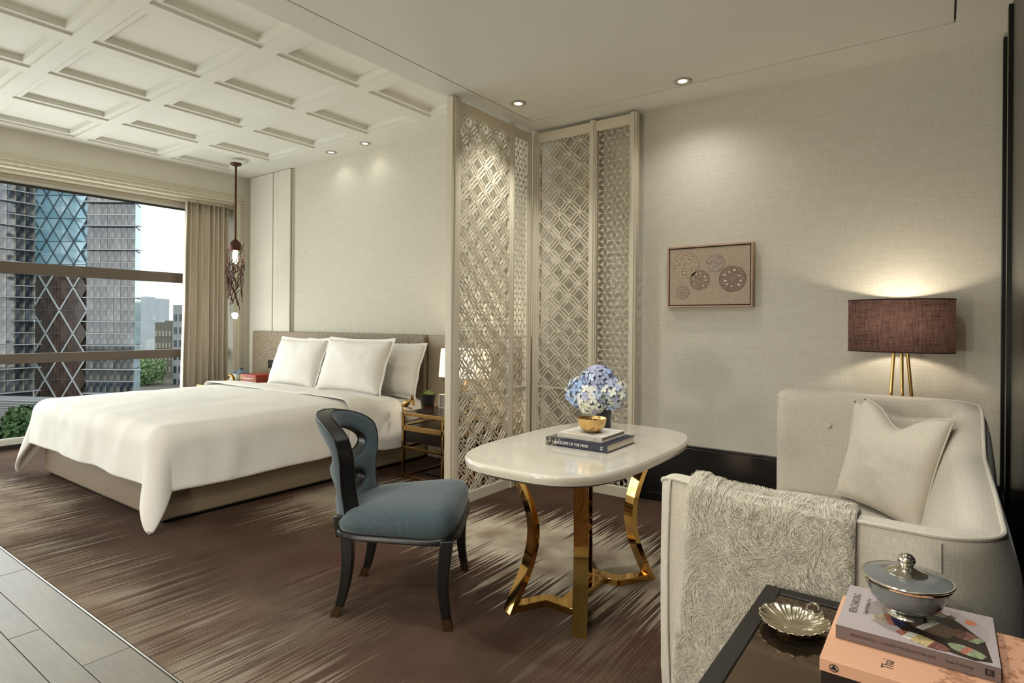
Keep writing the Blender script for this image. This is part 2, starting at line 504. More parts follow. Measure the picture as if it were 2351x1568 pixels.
# stepped casing and pelmet
cs = MB()
for d, a, b in ((.030, 0, .028), (.042, .028, .05), (.022, .05, .085)):
    z0 = 2.692; yi = 3.872
    cs.box((-7.03, -3.0, z0 + a), (-7.03 + d, yi + .105, z0 + b))
    cs.box((-7.03, yi + a * 1.22, 0), (-7.03 + d, yi + b * 1.22, 2.70))
struct('trim_5', cs, M_CREAMLAC, 'stepped cream casing around the window', bevel=.003)
pm = MB().box((-7.12, -2.9, 2.668), (-7.04, 3.97, 2.70)).box((-7.24, -2.9, 2.640), (-7.13, 3.97, 2.70)).box((-7.31, -2.9, 2.615), (-7.25, 3.97, 2.70))
struct('trim_6', pm, M_CREAMLAC, 'pelmet over the curtain track', bevel=.002)

# ------------------------------------------------------------------ curtain
def curtain():
    t = thing('curtain', 'beige pleated floor-length curtain beside the window', 'curtain', (-7.16, 3.62, 0))
    m = weave('curtain_cloth', '#d3c7b2', '#e0d6c4', 220, sheen=.3)
    n = 150
    def fn(u, v):
        yb = 3.345 + .535 * u
        top = 2.655
        z = .012 + (top - .012) * v
        ph = u * 2 * PI * 8.5 + .8 * math.sin(u * 9)
        amp = .056 * (.75 + .25 * math.sin(u * 23 + 1)) * (1.08 - .2 * v)
        lean = -.05 * (1 - v) * (1 - u) ** 2
        x = -7.165 + amp * math.sin(ph) + .006 * math.sin(z * 5 + u * 30)
        return (x, yb + lean + .012 * math.cos(ph), z)
    g = MB().grid(fn, n, 14)
    o = g.build('drape', m, t, smooth=True, ang=180, fix=False)
    s = o.modifiers.new('sol', 'SOLIDIFY'); s.thickness = .004
    return t
curtain()

# ------------------------------------------------------------------ recessed downlights
M_BULB = emis('lamp_glow', '#fff2da', 14)
M_RIM = mat('satin_rim', '#a9a398', .45, metal=.3)
def downlight(x, y, z, label, power, ang=95, r=.054, col=NEUT, tilt=(0, 0, 0), blend=.8):
    t = thing('downlight', label, 'downlight', (x, y, z), 0, 'recessed ceiling downlights')
    rim = MB().lathe([(r, 0), (r + .002, -.004), (r - .004, -.009), (r * .60, -.006), (r * .48, 0), (r * .44, -.001)], (x, y, z), 28, cap0=False, cap1=False)
    rim.build('rim', M_RIM, t, smooth=True)
    MB().lathe([(.001, -.0035), (r * .46, -.0035)], (x, y, z), 24, cap0=False, cap1=False).build('bulb', M_BULB, t)
    s = spot('downlight_beam', (x, y, z - .012), power, ang, blend, .045, col, tilt)
    return t
downlight(-5.16, 3.876, ZC, 'small downlight over the bed head beside the coffers, beyond its twin', 2.5, 140)
downlight(-4.63, 3.878, ZC, 'small downlight over the bed head nearer the lattice screen', 2.5, 140)
downlight(-2.41, 3.364, ZS, 'round downlight in the lowered ceiling beside the lattice screen corner', 72, 105, blend=1.0)
downlight(-1.343, 3.645, ZS, 'round downlight in the lowered ceiling above the framed picture', 23, 145, blend=1.0)
for x, y, p, l in ((-1.35, 1.75, 60, 'downlight in the lowered ceiling straight above the marble table'), (-.40, 1.95, 75, 'added fill downlight, out of view in the lowered ceiling above the sofa arm'),
                (-1.35, -.9, 190, 'added fill downlight, out of view over the timber boards, in the middle of its row'), (-.30, -.9, 190, 'added fill downlight, out of view over the timber boards, beside the dark panelling'),
                (-2.40, -.9, 190, 'added fill downlight, out of view over the timber boards, beside the coffers'), (-1.35, -2.3, 190, 'added fill downlight, out of view beside the far grasscloth wall')):
    downlight(x, y, ZS, l, p, 150, blend=1.0)  # all but the table one are added out of view as fill

# unseen globe lamp added for frontal fill light, standing on the timber boards
ul = thing('fill_globe', 'added fill lamp, opal globe on a brass stem, out of view on the timber boards', 'floor lamp', (-1.9, -1.25, 0))
MB().lathe([(.001, 0), (.15, 0), (.15, .012), (.02, .03), (.012, .05)], (-1.9, -1.25, 0), 32, cap0=False).build('base', M_BRASS, ul, smooth=True)
MB().tube([(-1.9, -1.25, .03), (-1.9, -1.25, .70)], .012, 12).build('pole', M_BRASS, ul, smooth=True)
MB().lathe([(.001 + .18 * math.sin(PI * q / 16), .87 - .18 * math.cos(PI * q / 16)) for q in range(17)], (-1.9, -1.25, 0), 28, cap0=False, cap1=False).build('globe', emis('opal_fill_glow', '#fff6e6', 62), ul, smooth=True)
# ------------------------------------------------------------------ bed
M_LINEN = mat('white_linen', '#efece6', .85, bump=.05, bscale=35, bdist=.006, Sheen_Weight=.15)
M_LEATHER = mat('taupe_leather', '#8a7a66', .5, var=.05, vscale=3, bump=.06, bscale=220, bdist=.001)
def headboard_mat():
    k = NT('shagreen_headboard')
    v = k.n('ShaderNodeTexVoronoi'); v.inputs['Scale'].default_value = 75; k.l(k.coord(), v.inputs['Vector'])
    n = k.noise(k.coord(), 55, 4)
    k.set(Base_Color=k.ramp(n, [(.35, '#6b5f4c'), (.5, '#8d7f68'), (.66, '#a5967c')]), Roughness=.55)
    k.bump(v.outputs['Distance'], .3, .003)
    return k.m
BX0, BX1, BY0, BY1 = -5.90, -3.85, 1.674, 3.93

hb = thing('headboard', 'wide taupe textured headboard with rounded corners on the wall', 'headboard', (-5.32, 4.0, 0))
def rrect(x0, z0, x1, z1, r, n=6):
    pts = []
    for cx, cz, a0 in ((x1 - r, z1 - r, 0), (x0 + r, z1 - r, 90)):
        for i in range(n + 1):
            a = math.radians(a0 + 90 * i / n); pts.append((cx + r * math.cos(a), cz + r * math.sin(a)))
    return pts + [(x0, z0), (x1, z0)]
def slab_xz(poly, y0, y1):
    n = len(poly); m = MB()
    m.add([(x, y0, z) for x, z in poly] + [(x, y1, z) for x, z in poly],
          [tuple(range(n)), tuple(reversed(range(n, 2 * n)))] + [(i, (i + 1) % n, n + (i + 1) % n, n + i) for i in range(n)])
    return m
slab_xz(rrect(-6.77, .02, -3.885, 1.135, .035), 3.965, 4.05).build('pad', headboard_mat(), hb, bevel=.012, seg=3)
sk = B((-6.415, 3.955, .705), (-6.29, 3.966, .80)).build('socket_plate', M_BLACK, hb, bevel=.003); sk['label'] = 'black socket plate'
# leather wall pad beside the headboard, behind the nightstand
lp = thing('wall_pad', 'beige leather wall pad between headboard and lattice screen', 'wall panel', (-3.3, 4.02, 0))
B((-3.875, 4.0, .02), (-2.735, 4.05, 1.135)).build('pad', mat('beige_leather', '#a1947f', .5, var=.04, bump=.05, bscale=200, bdist=.001), lp, bevel=.01, seg=3)
sw = thing('switch_plate', 'black wall plate with round buttons above the nightstand', 'switch', (-3.6, 3.995, .79))
B((-3.665, 3.985, .735), (-3.50, 4.0, .865)).build('plate', mat('dark_plate', '#3b3a3e', .4), sw, bevel=.003)
for i in range(4):
    for j in range(3):
        o = MB().lathe([(.0001, 0), (.009, 0), (.009, .002), (.0001, .002)], (0, 0, 0), 12).build('button', mat('button_white', '#b9b6b0', .5), sw, local=True)
        o.rotation_euler = (PI / 2, 0, 0); o.location = (-.045 + i * .034, -.011, -.035 + j * .035)

bed = thing('bed', 'double bed with taupe leather base beside the window', 'bed', ((BX0 + BX1) / 2, 2.8, 0))
B((BX0 + .03, BY0 + .03, 0), (BX1 - .03, BY1, .025)).build('plinth', M_BLACK, bed)
B((BX0, BY0, .022), (BX1, 3.955, .36)).build('base', M_LEATHER, bed, bevel=.02, seg=3)
for x in (BX1,):
    MB().tube([(x - .004, BY0 + .045, .03), (x - .004, BY0 + .045, .35)], .004, 6).build('seam', M_LEATHER, bed)
def rounded_box(x0, y0, z0, x1, y1, z1, r, wob=.0, n=26, seed=0):
    cx, cy = (x0 + x1) / 2, (y0 + y1) / 2; m = MB()
    m.box((x0, y0, z0), (x1, y1, z1)); return m
mt = B((BX0 + .01, BY0 + .02, .35), (BX1 - .01, 3.95, .562)).build('mattress', M_LINEN, bed, bevel=.07, seg=5)

def smooth01(t): t = min(1, max(0, t)); return t * t * (3 - 2 * t)
def drape(x0, x1, y0, y1, ztop, oversides, overfoot, puff, name, label, foot=True, head_over=0.0, seed=1, thick=.03, zfun=None, corner=1.35):
    """cloth laid over the bed top: flat on top, rounded over the edges, hanging at the sides and in cones at the foot corners"""
    R = .085
    nu, nv = 96, 96
    w_, l_ = x1 - x0, y1 - y0
    us = [-oversides + (w_ + 2 * oversides) * i / (nu - 1) for i in range(nu)]
    vs = [-(overfoot if foot else 0) + (l_ + (overfoot if foot else 0)) * j / (nv - 1) for j in range(nv)]
    def P(a, b):
        ou = -a if a < 0 else (a - w_ if a > w_ else 0.0); su = -1 if a < 0 else 1
        ov = -b if b < 0 else 0.0
        ca, cb = min(max(a, 0), w_), max(b, 0)
        r = math.hypot(ou, ov)
        px, py = x0 + ca, y0 + cb
        u01, v01 = ca / w_, min(1, cb / l_)
        dome = puff * (1 - (2 * u01 - 1) ** 4) * (1 - max(0, (1 - 2 * v01)) ** 4)
        rip = .012 * noise.noise(Vector((px * 1.6 + seed, py * 1.6, 0))) + .005 * noise.noise(Vector((px * 5, py * 5, seed)))
        z = ztop + dome + rip
        if zfun: z += zfun(u01, cb)
        if r > 0:
            cu, cv = ou / r, ov / r
            if ou > 0 and ov > 0:
                k = 4 * cu * cu * cv * cv
                r2 = r * (1 + (corner - 1) * k)
            else: k = 0.0; r2 = r
            if r2 < R * PI / 2:
                th = r2 / R; out = R * math.sin(th); dn = R * (1 - math.cos(th))
            else:
                e = r2 - R * PI / 2
                out = R + e * (.05 + .22 * k); dn = R + e * (.995 - .05 * k)
            if ou > 0 and ov > 0: ph = math.atan2(cv, cu)
            fold = .006 * math.sin((py if ou > ov else px) * 9 + seed) * min(1, r / .2) + .012 * noise.noise(Vector((px * 7, py * 7, r * 4)))
            out += fold
            px += su * cu * out; py += -cv * out
            z -= dn
        return (px, py, max(z, .012))
    g = MB().grid(lambda u, v: P(us[round(u * (nu - 1))], vs[round(v * (nv - 1))]), nu, nv)
    return g

duv = thing('duvet', 'thick white duvet draped over the bed with hanging corners', 'duvet', (-4.87, 2.4, 0))
dg = drape(BX0 + .02, BX1 - .02, BY0 + .02, 3.12, .588, .42, .37, .022, 'duvet', '', seed=2, corner=1.24)
o = dg.build('cover', M_LINEN, duv, smooth=True, ang=180, fix=False)
s = o.modifiers.new('sol', 'SOLIDIFY'); s.thickness = .028; s.offset = 1
s = o.modifiers.new('sub', 'SUBSURF'); s.levels = 1; s.render_levels = 1
sh = thing('top_sheet', 'white sheet turned down over the duvet edge in front of the pillows', 'sheet', (-4.87, 3.3, 0))
sg = drape(BX0 - .012, BX1 + .012, 3.00, 3.56, .636, .45, 0, .022, 'sheet', '', foot=False, seed=5, zfun=lambda u, b: .004 * math.exp(-((b - .03) / .05) ** 2) - .048 * smooth01((b - .14) / .25))
o = sg.build('cloth', M_LINEN, sh, smooth=True, ang=180, fix=False)
s = o.modifiers.new('sol', 'SOLIDIFY'); s.thickness = .010; s.offset = 1
s = o.modifiers.new('sub', 'SUBSURF'); s.levels = 1; s.render_levels = 1

def pillow_mesh(a, b, T, seed=0, flange=.0, chop=0.0, pw=.42, n=30):
    """cushion in its own XZ plane, thickness along Y; corners pulled out, edges drawn in"""
    def P(u, v, sgn):
        uu, vv = 2 * u - 1, 2 * v - 1
        x = a * uu * (1 - .07 * (1 - vv * vv)); z = b * vv * (1 - .07 * (1 - uu * uu))
        e = max(0, (1 - uu ** 2) * (1 - vv ** 2))
        t = T * e ** pw
        t += .012 * noise.noise(Vector((uu * 2.2 + seed, vv * 2.2, sgn))) * e ** .3
        t += .006 * noise.noise(Vector((uu * 6 + seed, vv * 6, sgn * 3))) * e ** .3
        if chop:
            d = math.exp(-(uu / .42) ** 2) * max(0, (vv + .35) / 1.35) ** 1.5
            z -= chop * d; t *= (1 - .25 * d)
        return (x, sgn * t, z)
    m = MB()
    m.grid(lambda u, v: P(u, v, -1), n, n); m.grid(lambda u, v: P(u, v, 1), n, n)
    if flange:
        for s_ in (-1, 1):
            pass
        m.grid(lambda u, v: (lambda q: (q[0] * (1 + flange / a * v), .004 * math.sin(u * 60), q[2] * (1 + flange / b * v)))(P(*edge(u), 1)), 120, 3)
    return m
def edge(t):
    t = (t % 1.0) * 4; k = int(t) % 4; f = t - int(t)
    return ((f, 0), (1, f), (1 - f, 1), (0, 1 - f))[k]
def weld(me, d=.0008):
    bm = bmesh.new(); bm.from_mesh(me); bmesh.ops.remove_doubles(bm, verts=bm.verts, dist=d)
    bmesh.ops.recalc_face_normals(bm, faces=bm.faces); bm.to_mesh(me); bm.free()
    me.polygons.foreach_set('use_smooth', [True] * len(me.polygons)); return me
def cushion(name, label, cat, loc, a, b, T, lean, yaw, m, roll=0.0, flange=0, chop=0, seed=0, group=None, piping=None, pw=.42):
    t = thing(name, label, cat, loc, 0, group)
    me = weld(pillow_mesh(a, b, T, seed, flange, chop, pw).mesh(name + '_case', fix=False))
    o = put('case', me, m, t)
    t.rotation_euler = Matrix((Matrix.Rotation(yaw, 3, 'Z') @ Matrix.Rotation(lean, 3, 'X') @ Matrix.Rotation(roll, 3, 'Y'))).to_euler()
    if piping:
        pts = []
        for i in range(96):
            u, v = edge(i / 96); uu, vv = 2 * u - 1, 2 * v - 1
            z = b * vv * (1 - .07 * (1 - uu * uu))
            if chop: z -= chop * math.exp(-(uu / .42) ** 2) * max(0, (vv + .35) / 1.35) ** 1.5
            pts.append((a * uu * (1 - .07 * (1 - vv * vv)), 0, z))
        MB().tube(pts, .0035, 6, closed=True).build('piping', piping, t, smooth=True, local=True)
    return t
# lean: rotation about X, negative tips the top away from the camera (towards +Y)
G = 'white bed pillows against the headboard'
cushion('pillow', 'white pillow leaning at the back, on the curtain side of the bed', 'pillow', (-5.10, 3.80, .82), .40, .245, .09, -.30, .0, M_LINEN, flange=.03, seed=3, group=G)
cushion('pillow', 'white pillow leaning at the back, on the nightstand side of the bed', 'pillow', (-4.20, 3.82, .815), .40, .235, .09, -.30, .0, M_LINEN, flange=.03, seed=9, group=G)
cushion('pillow', 'large white pillow in the front row, on the curtain side of the bed', 'pillow', (-5.31, 3.60, .835), .405, .245, .115, -.34, -.02, M_LINEN, flange=.03, seed=5, group=G)
cushion('pillow', 'large white pillow in the front row, on the nightstand side of the bed', 'pillow', (-4.40, 3.57, .845), .43, .25, .12, -.34, .02, M_LINEN, flange=.03, seed=7, group=G)

# ------------------------------------------------------------------ nightstands
M_WENGE = mat('dark_brown_lacquer', '#241a17', .22, var=.1, vscale=6)
def nightstand(label, x0, x1, mid, group):
    t = thing('nightstand', label, 'nightstand', ((x0 + x1) / 2, 3.63, 0), 0, group)
    y0, y1, zt = 3.37, 3.90, .53; wd = .022
    for x in (x0, x1):
        for yv in (y0, y1):
            MB().box((x - wd / 2, yv - wd / 2, 0), (x + wd / 2, yv + wd / 2, zt)).build('leg', M_BRASS, t, bevel=.002)
    if mid: MB().box((mid - .008, y0 - wd / 2, 0), (mid + .008, y0 + wd / 2, zt - .03)).build('upright', M_BRASS, t, bevel=.002)
    def frame(z, h):
        m = MB()
        for yv in (y0, y1): m.box((x0, yv - wd / 2, z - h), (x1, yv + wd / 2, z))
        for x in (x0, x1): m.box((x - wd / 2, y0, z - h), (x + wd / 2, y1, z))
        m.build('rail', M_BRASS, t, bevel=.002)
    frame(zt, .028); frame(.425, .042); frame(.255, .022); frame(.022, .02)
    B((x0 + .012, y0 + .012, zt - .012), (x1 - .012, y1 - .012, zt + .001)).build('top', M_WENGE, t)
    B((x0 + .012, y0 + .012, .40), (x1 - .012, y1, .418)).build('shelf', M_WENGE, t)
    d = B((x0 + .015, y0 + .006, .29), ((mid or x1) - .01, y1 - .02, .382)).build('drawer', M_WENGE, t, bevel=.002)
    if mid: B((mid + .012, y0 + .006, .29), (x1 - .015, y1 - .02, .382)).build('drawer', M_WENGE, t, bevel=.002)
    B((x0 + .05, y0 + .17, .005), (x1 - .03, y1 - .02, .012)).build('base_panel', M_WENGE, t)
    B((x0 + .10, y1 - .03, .02), (x1, y1 - .01, .29)).build('back_panel', M_WENGE, t)
    return t
nightstand('brass framed nightstand with dark drawer between the bed and the lattice screen', -3.53, -2.95, -3.10, 'brass nightstands')
nightstand('brass framed nightstand hidden behind the bed, under the red box', -6.86, -6.06, None, 'brass nightstands')

# bedside table lamp half behind the screen
M_SHADEW = NT('white_lampshade'); M_SHADEW.set(Base_Color=srgb('#f4efe4'), Roughness=.8, Emission_Color=srgb('#ffe9c8'), Emission_Strength=.75); M_SHADEW = M_SHADEW.m
bl = thing('bedside_lamp', 'table lamp with white rectangular shade on the nightstand by the screen', 'lamp', (-3.20, 3.74, .531))
B((-3.27, 3.69, .531), (-3.13, 3.79, .545)).build('base', M_BRASS, bl, bevel=.003)
MB().lathe([(.018, .545), (.045, .57), (.06, .63), (.045, .70), (.016, .735), (.012, .82)], (-3.20, 3.74, 0), 24).build('body', mat('bronze_glaze', '#6a5236', .25, metal=.4, var=.3, vscale=25), bl, smooth=True)
q = MB()
def frustum(m, z0, z1, a0, b0, a1, b1, cx, cy):
    vs = [(cx - a0, cy - b0, z0), (cx + a0, cy - b0, z0), (cx + a0, cy + b0, z0), (cx - a0, cy + b0, z0),
          (cx - a1, cy - b1, z1), (cx + a1, cy - b1, z1), (cx + a1, cy + b1, z1), (cx - a1, cy + b1, z1)]
    m.add(vs, [(0, 1, 5, 4), (1, 2, 6, 5), (2, 3, 7, 6), (3, 0, 4, 7)])
frustum(q, .80, 1.035, .20, .10, .185, .09, -3.20, 3.74)
o = q.build('shade', M_SHADEW, bl); s = o.modifiers.new('sol', 'SOLIDIFY'); s.thickness = .003
point('bedside_bulb', (-3.20, 3.74, .93), 9, .04, WARM)

# plant pot
pp = thing('plant_pot', 'small black pot of clipped green moss plant on the nightstand', 'plant', (-3.56, 3.68, .531))
MB().lathe([(.050, .531), (.052, .54), (.066, .640), (.060, .640), (.056, .628), (.001, .628)], (-3.56, 3.68, 0), 28, cap1=False).build('pot', mat('black_pot', '#0d0d10', .35), pp, smooth=True)
MB().lathe([(.0505, .533), (.0555, .545)], (-3.56, 3.68, 0), 28, cap0=False, cap1=False).build('band', M_COPPER, pp, smooth=True)
mo = MB(); rr = random.Random(3)
for i in range(420):
    a = rr.uniform(0, 2 * PI); e = math.asin(rr.uniform(0, 1)); R = .056
    d = Vector((math.cos(a) * math.cos(e), math.sin(a) * math.cos(e), math.sin(e) * .75))
    p = Vector((-3.56, 3.68, .626)) + d * R * rr.uniform(.8, 1.0)
    t1 = d.cross(Vector((rr.uniform(-1, 1), rr.uniform(-1, 1), rr.uniform(-1, 1)))).normalized() * .006
    mo.add([p - t1, p + t1, p + d * .013], [(0, 1, 2)])
mo.lathe([(.055, .624), (.052, .645), (.036, .662), (.001, .668)], (-3.56, 3.68, 0), 20, cap0=False, cap1=False)
tag(mo.build('moss', mat('moss_green', '#4b5a26', .9, var=.4, vscale=90), pp, fix=False), kind='stuff')

# gold fish figurine
fi = thing('fish_figurine', 'small gold fish figurine with raised tail on the nightstand edge', 'figurine', (-3.60, 3.47, .531))
M_FISH = mat('antique_gold', '#b58f55', .28, metal=.9, var=.35, vscale=60, bump=.5, bscale=70, bdist=.006)
def fishbody(u, v):
    th = 2 * PI * v; t = u
    r = .034 * math.sin(PI * min(1, t * .92 + .06)) ** .7 * (1 - .25 * t)
    cx = -3.655 + .105 * t; cz = .556 + .030 * t + .02 * t * t
    return (cx, 3.47 + r * .75 * math.cos(th), cz + r * math.sin(th))
MB().grid(fishbody, 18, 16, cv=True).build('body', M_FISH, fi, smooth=True)
fo = MB().add([(-3.556, 3.470, .607), (-3.532, 3.464, .655), (-3.512, 3.470, .628), (-3.510, 3.476, .580), (-3.527, 3.478, .563), (-3.548, 3.470, .594), (-3.532, 3.488, .612)],
         [(0, 1, 6), (1, 2, 6), (2, 3, 6), (3, 4, 6), (4, 5, 6), (5, 0, 6)]).build('tail', M_FISH, fi)
fo.modifiers.new('sol', 'SOLIDIFY').thickness = .006
for sx in (-1, 1):
    fo = MB().add([(-3.62, 3.47 + sx * .022, .548), (-3.588, 3.47 + sx * .026, .550), (-3.565, 3.47 + sx * .04, .532), (-3.606, 3.47 + sx * .042, .532)], [(0, 1, 2, 3)]).build('fin', M_FISH, fi)
    fo.modifiers.new('sol', 'SOLIDIFY').thickness = .004
fo = MB().add([(-3.632, 3.47, .583), (-3.606, 3.47, .607), (-3.578, 3.47, .606), (-3.568, 3.47, .598)], [(0, 1, 2, 3)]).build('dorsal_fin', M_FISH, fi)
fo.modifiers.new('sol', 'SOLIDIFY').thickness = .004

# clear acrylic stand
M_CLEAR = glass_mat('clear_acrylic', (.80, .78, .76))
ac = thing('acrylic_stand', 'clear acrylic photo stand with pale edges beside the moss pot', 'photo stand', (-3.38, 3.72, .531))
B((-3.45, 3.715, .537), (-3.29, 3.722, .640)).build('sheet', mat('frosted_card', '#9d968c', .3, var=.15, vscale=40, stretch=(8, 1, .3)), ac)
for a, b in (((-3.455, 3.70, .534), (-3.449, 3.735, .645)), ((-3.29, 3.70, .534), (-3.284, 3.735, .645)), ((-3.455, 3.70, .640), (-3.284, 3.735, .646)), ((-3.455, 3.70, .531), (-3.284, 3.735, .537))):
    B(a, b).build('edge', mat('acrylic_edge', '#dedbd4', .2), ac)

# copper waste bin behind the screen
cb = thing('waste_bin', 'copper waste bin on the carpet behind the lattice screen', 'bin', (-2.838, 3.36, 0))
MB().lathe([(.062, 0), (.064, .003), (.080, .20), (.077, .20), (.062, .008), (.001, .008)], (-2.838, 3.36, 0), 32, cap1=False).build('body', mat('bright_copper', '#b0592c', .22, metal=1.0), cb, smooth=True)

# things on the far nightstand
ck = thing('desk_clock', 'round brass desk clock with white dial behind the bed', 'clock', (-6.285, 3.44, .531))
M_OLDBR = mat('old_brass', '#8d6c38', .25, metal=1)
def ringy(c, r, t, m, part, par):
    path = [(c[0] + r * math.cos(a), c[1], c[2] + r * math.sin(a)) for a in [2 * PI * i / 36 for i in range(36)]]
    MB().tube(path, t, 8, closed=True).build(part, m, par, smooth=True)
c = (-6.285, 3.44, .605)
ringy(c, .053, .016, M_OLDBR, 'case', ck)
slab_xz([(c[0] + .05 * math.cos(2 * PI * i / 32), c[2] + .05 * math.sin(2 * PI * i / 32)) for i in range(32)], 3.435, 3.452).build('dial', mat('dial_white', '#cfd2cd', .4), ck)
for a, l in ((2.2, .026), (.25, .036)):
    MB().bar((c[0], 3.433, c[2]), (c[0] + l * math.cos(a), 3.433, c[2] + l * math.sin(a)), .004, .003).build('hand', M_BLACK, ck)
for i in range(12):
    a = 2 * PI * i / 12
    MB().bar((c[0] + .038 * math.cos(a), 3.434, c[2] + .038 * math.sin(a)), (c[0] + .045 * math.cos(a), 3.434, c[2] + .045 * math.sin(a)), .003, .002).build('hour_mark', M_BLACK, ck)
MB().box((-6.305, 3.425, .531), (-6.265, 3.465, .546)).build('foot', M_OLDBR, ck, bevel=.003)
jr = thing('ginger_jar', 'lidded ceramic jar with blue painted lid beside the desk clock', 'jar', (-6.58, 3.72, .531))
MB().lathe([(.055, .531), (.085, .56), (.092, .60), (.090, .640), (.086, .645)], (-6.58, 3.72, 0), 28).build('body', mat('celadon_crackle', '#c9c4a8', .25, var=.12, vscale=60), jr, smooth=True)
MB().lathe([(.094, .645), (.094, .652), (.070, .672), (.038, .682), (.020, .690), (.018, .700), (.034, .712), (.032, .716), (.001, .716)], (-6.58, 3.72, 0), 28, cap1=False).build('lid', mat('blue_white_glaze', '#6f8296', .2, var=.75, vscale=55), jr, smooth=True)
rb = thing('keepsake_box', 'red lacquer box with gold edging behind the bed', 'box', (-6.21, 3.72, .531))
M_RED = mat('red_lacquer', '#a83a2e', .35, var=.05)
B((-6.36, 3.60, .531), (-6.065, 3.86, .615)).build('body', M_RED, rb, bevel=.003)
B((-6.362, 3.598, .621), (-6.063, 3.862, .660)).build('lid', M_RED, rb, bevel=.003)
B((-6.362, 3.597, .615), (-6.063, 3.863, .621)).build('edging', M_BRASS, rb)
for x in (-6.362, -6.069):
    B((x, 3.596, .531), (x + .006, 3.60, .66)).build('corner_strip', M_BRASS, rb)

# ------------------------------------------------------------------ pendant lamp
PXc, PYc = -6.405, 3.545
pd = thing('pendant_lamp', 'slim copper pendant with glass drop wrapped in copper twigs', 'pendant lamp', (PXc, PYc, ZC))
MB().lathe([(.001, 3.01), (.058, 3.01), (.060, 2.998), (.052, 2.988), (.030, 2.980), (.001, 2.978)], (PXc, PYc, 0), 28, cap0=False, cap1=False).build('canopy', M_COPPER, pd, smooth=True)
MB().tube([(PXc, PYc, 2.985), (PXc, PYc, 2.16)], .011, 10).build('rod', M_COPPER, pd, smooth=True)
MB().lathe([(.011, 2.168), (.020, 2.155), (.052, 2.125), (.062, 2.10), (.062, 2.04), (.056, 2.035)], (PXc, PYc, 0), 24).build('socket_cap', M_COPPER, pd, smooth=True)
gl = [(.054, 2.04), (.060, 1.95), (.064, 1.85), (.062, 1.75), (.055, 1.65), (.046, 1.55), (.042, 1.47), (.044, 1.40), (.046, 1.34), (.038, 1.29), (.018, 1.262), (.001, 1.26)]
k = NT('pendant_glass'); k.set(Base_Color=(.95, .96, .95, 1), Roughness=.02, Transmission_Weight=1.0, IOR=1.3); M_PGLASS = k.m
MB().lathe(gl, (PXc, PYc, 0), 24, cap0=False, cap1=False).build('glass_drop', M_PANE, pd, smooth=True)
MB().lathe([(.001, 2.03), (.024, 2.03), (.03, 1.98), (.022, 1.9), (.001, 1.88)], (PXc, PYc, 0), 16, cap0=False, cap1=False).build('bulb', emis('pendant_glow', '#fff0d8', 9), pd, smooth=True)
MB().lathe([(.001, 1.345), (.030, 1.34), (.036, 1.31), (.024, 1.28), (.001, 1.272)], (PXc, PYc, 0), 16, cap0=False, cap1=False).build('glass_tip', emis('pendant_tip_glow', '#fff2de', 7), pd, smooth=True)
point('pendant_light', (PXc, PYc - .0, 1.29), 5, .03, NEUT)
rr = random.Random(11)
def glr(z):
    for (r1_, z1_), (r2_, z2_) in zip(gl, gl[1:]):
        if z2_ <= z <= z1_: return r1_ + (r2_ - r1_) * (z1_ - z) / (z1_ - z2_ + 1e-9)
    return .05
for i in range(64):
    th = rr.uniform(0, 2 * PI); z = rr.choice([rr.uniform(1.62, 2.06), rr.uniform(1.58, 1.95)])
    pts = []; dth = rr.uniform(-.5, .5); dz = rr.uniform(-.06, -.02) if rr.random() < .7 else rr.uniform(.02, .05)
    for j in range(5):
        R = glr(min(2.03, max(1.3, z))) + .012 + rr.uniform(0, .022) + (.014 if j == 4 else 0)
        pts.append((PXc + R * math.cos(th), PYc + R * math.sin(th), z)); th += dth * rr.uniform(.3, 1.1); z += dz * rr.uniform(.4, 1.2)
    MB().tube(pts, [.0055, .005, .0045, .004, .003], 5).build('twig', M_COPPER, pd, smooth=True)
for th, z0, z1 in ((-1.2, 1.66, 1.42), (-2.0, 1.60, 1.45), (-.8, 1.62, 1.38), (2.0, 1.6, 1.44)):
    MB().tube([(PXc + .07 * math.cos(th), PYc + .07 * math.sin(th), z0), (PXc + .06 * math.cos(th + .5), PYc + .06 * math.sin(th + .5), (z0 + z1) / 2 + .03), (PXc + .062 * math.cos(th + 1.2), PYc + .062 * math.sin(th + 1.2), z1)], .0055, 5).build('twig', M_COPPER, pd, smooth=True)
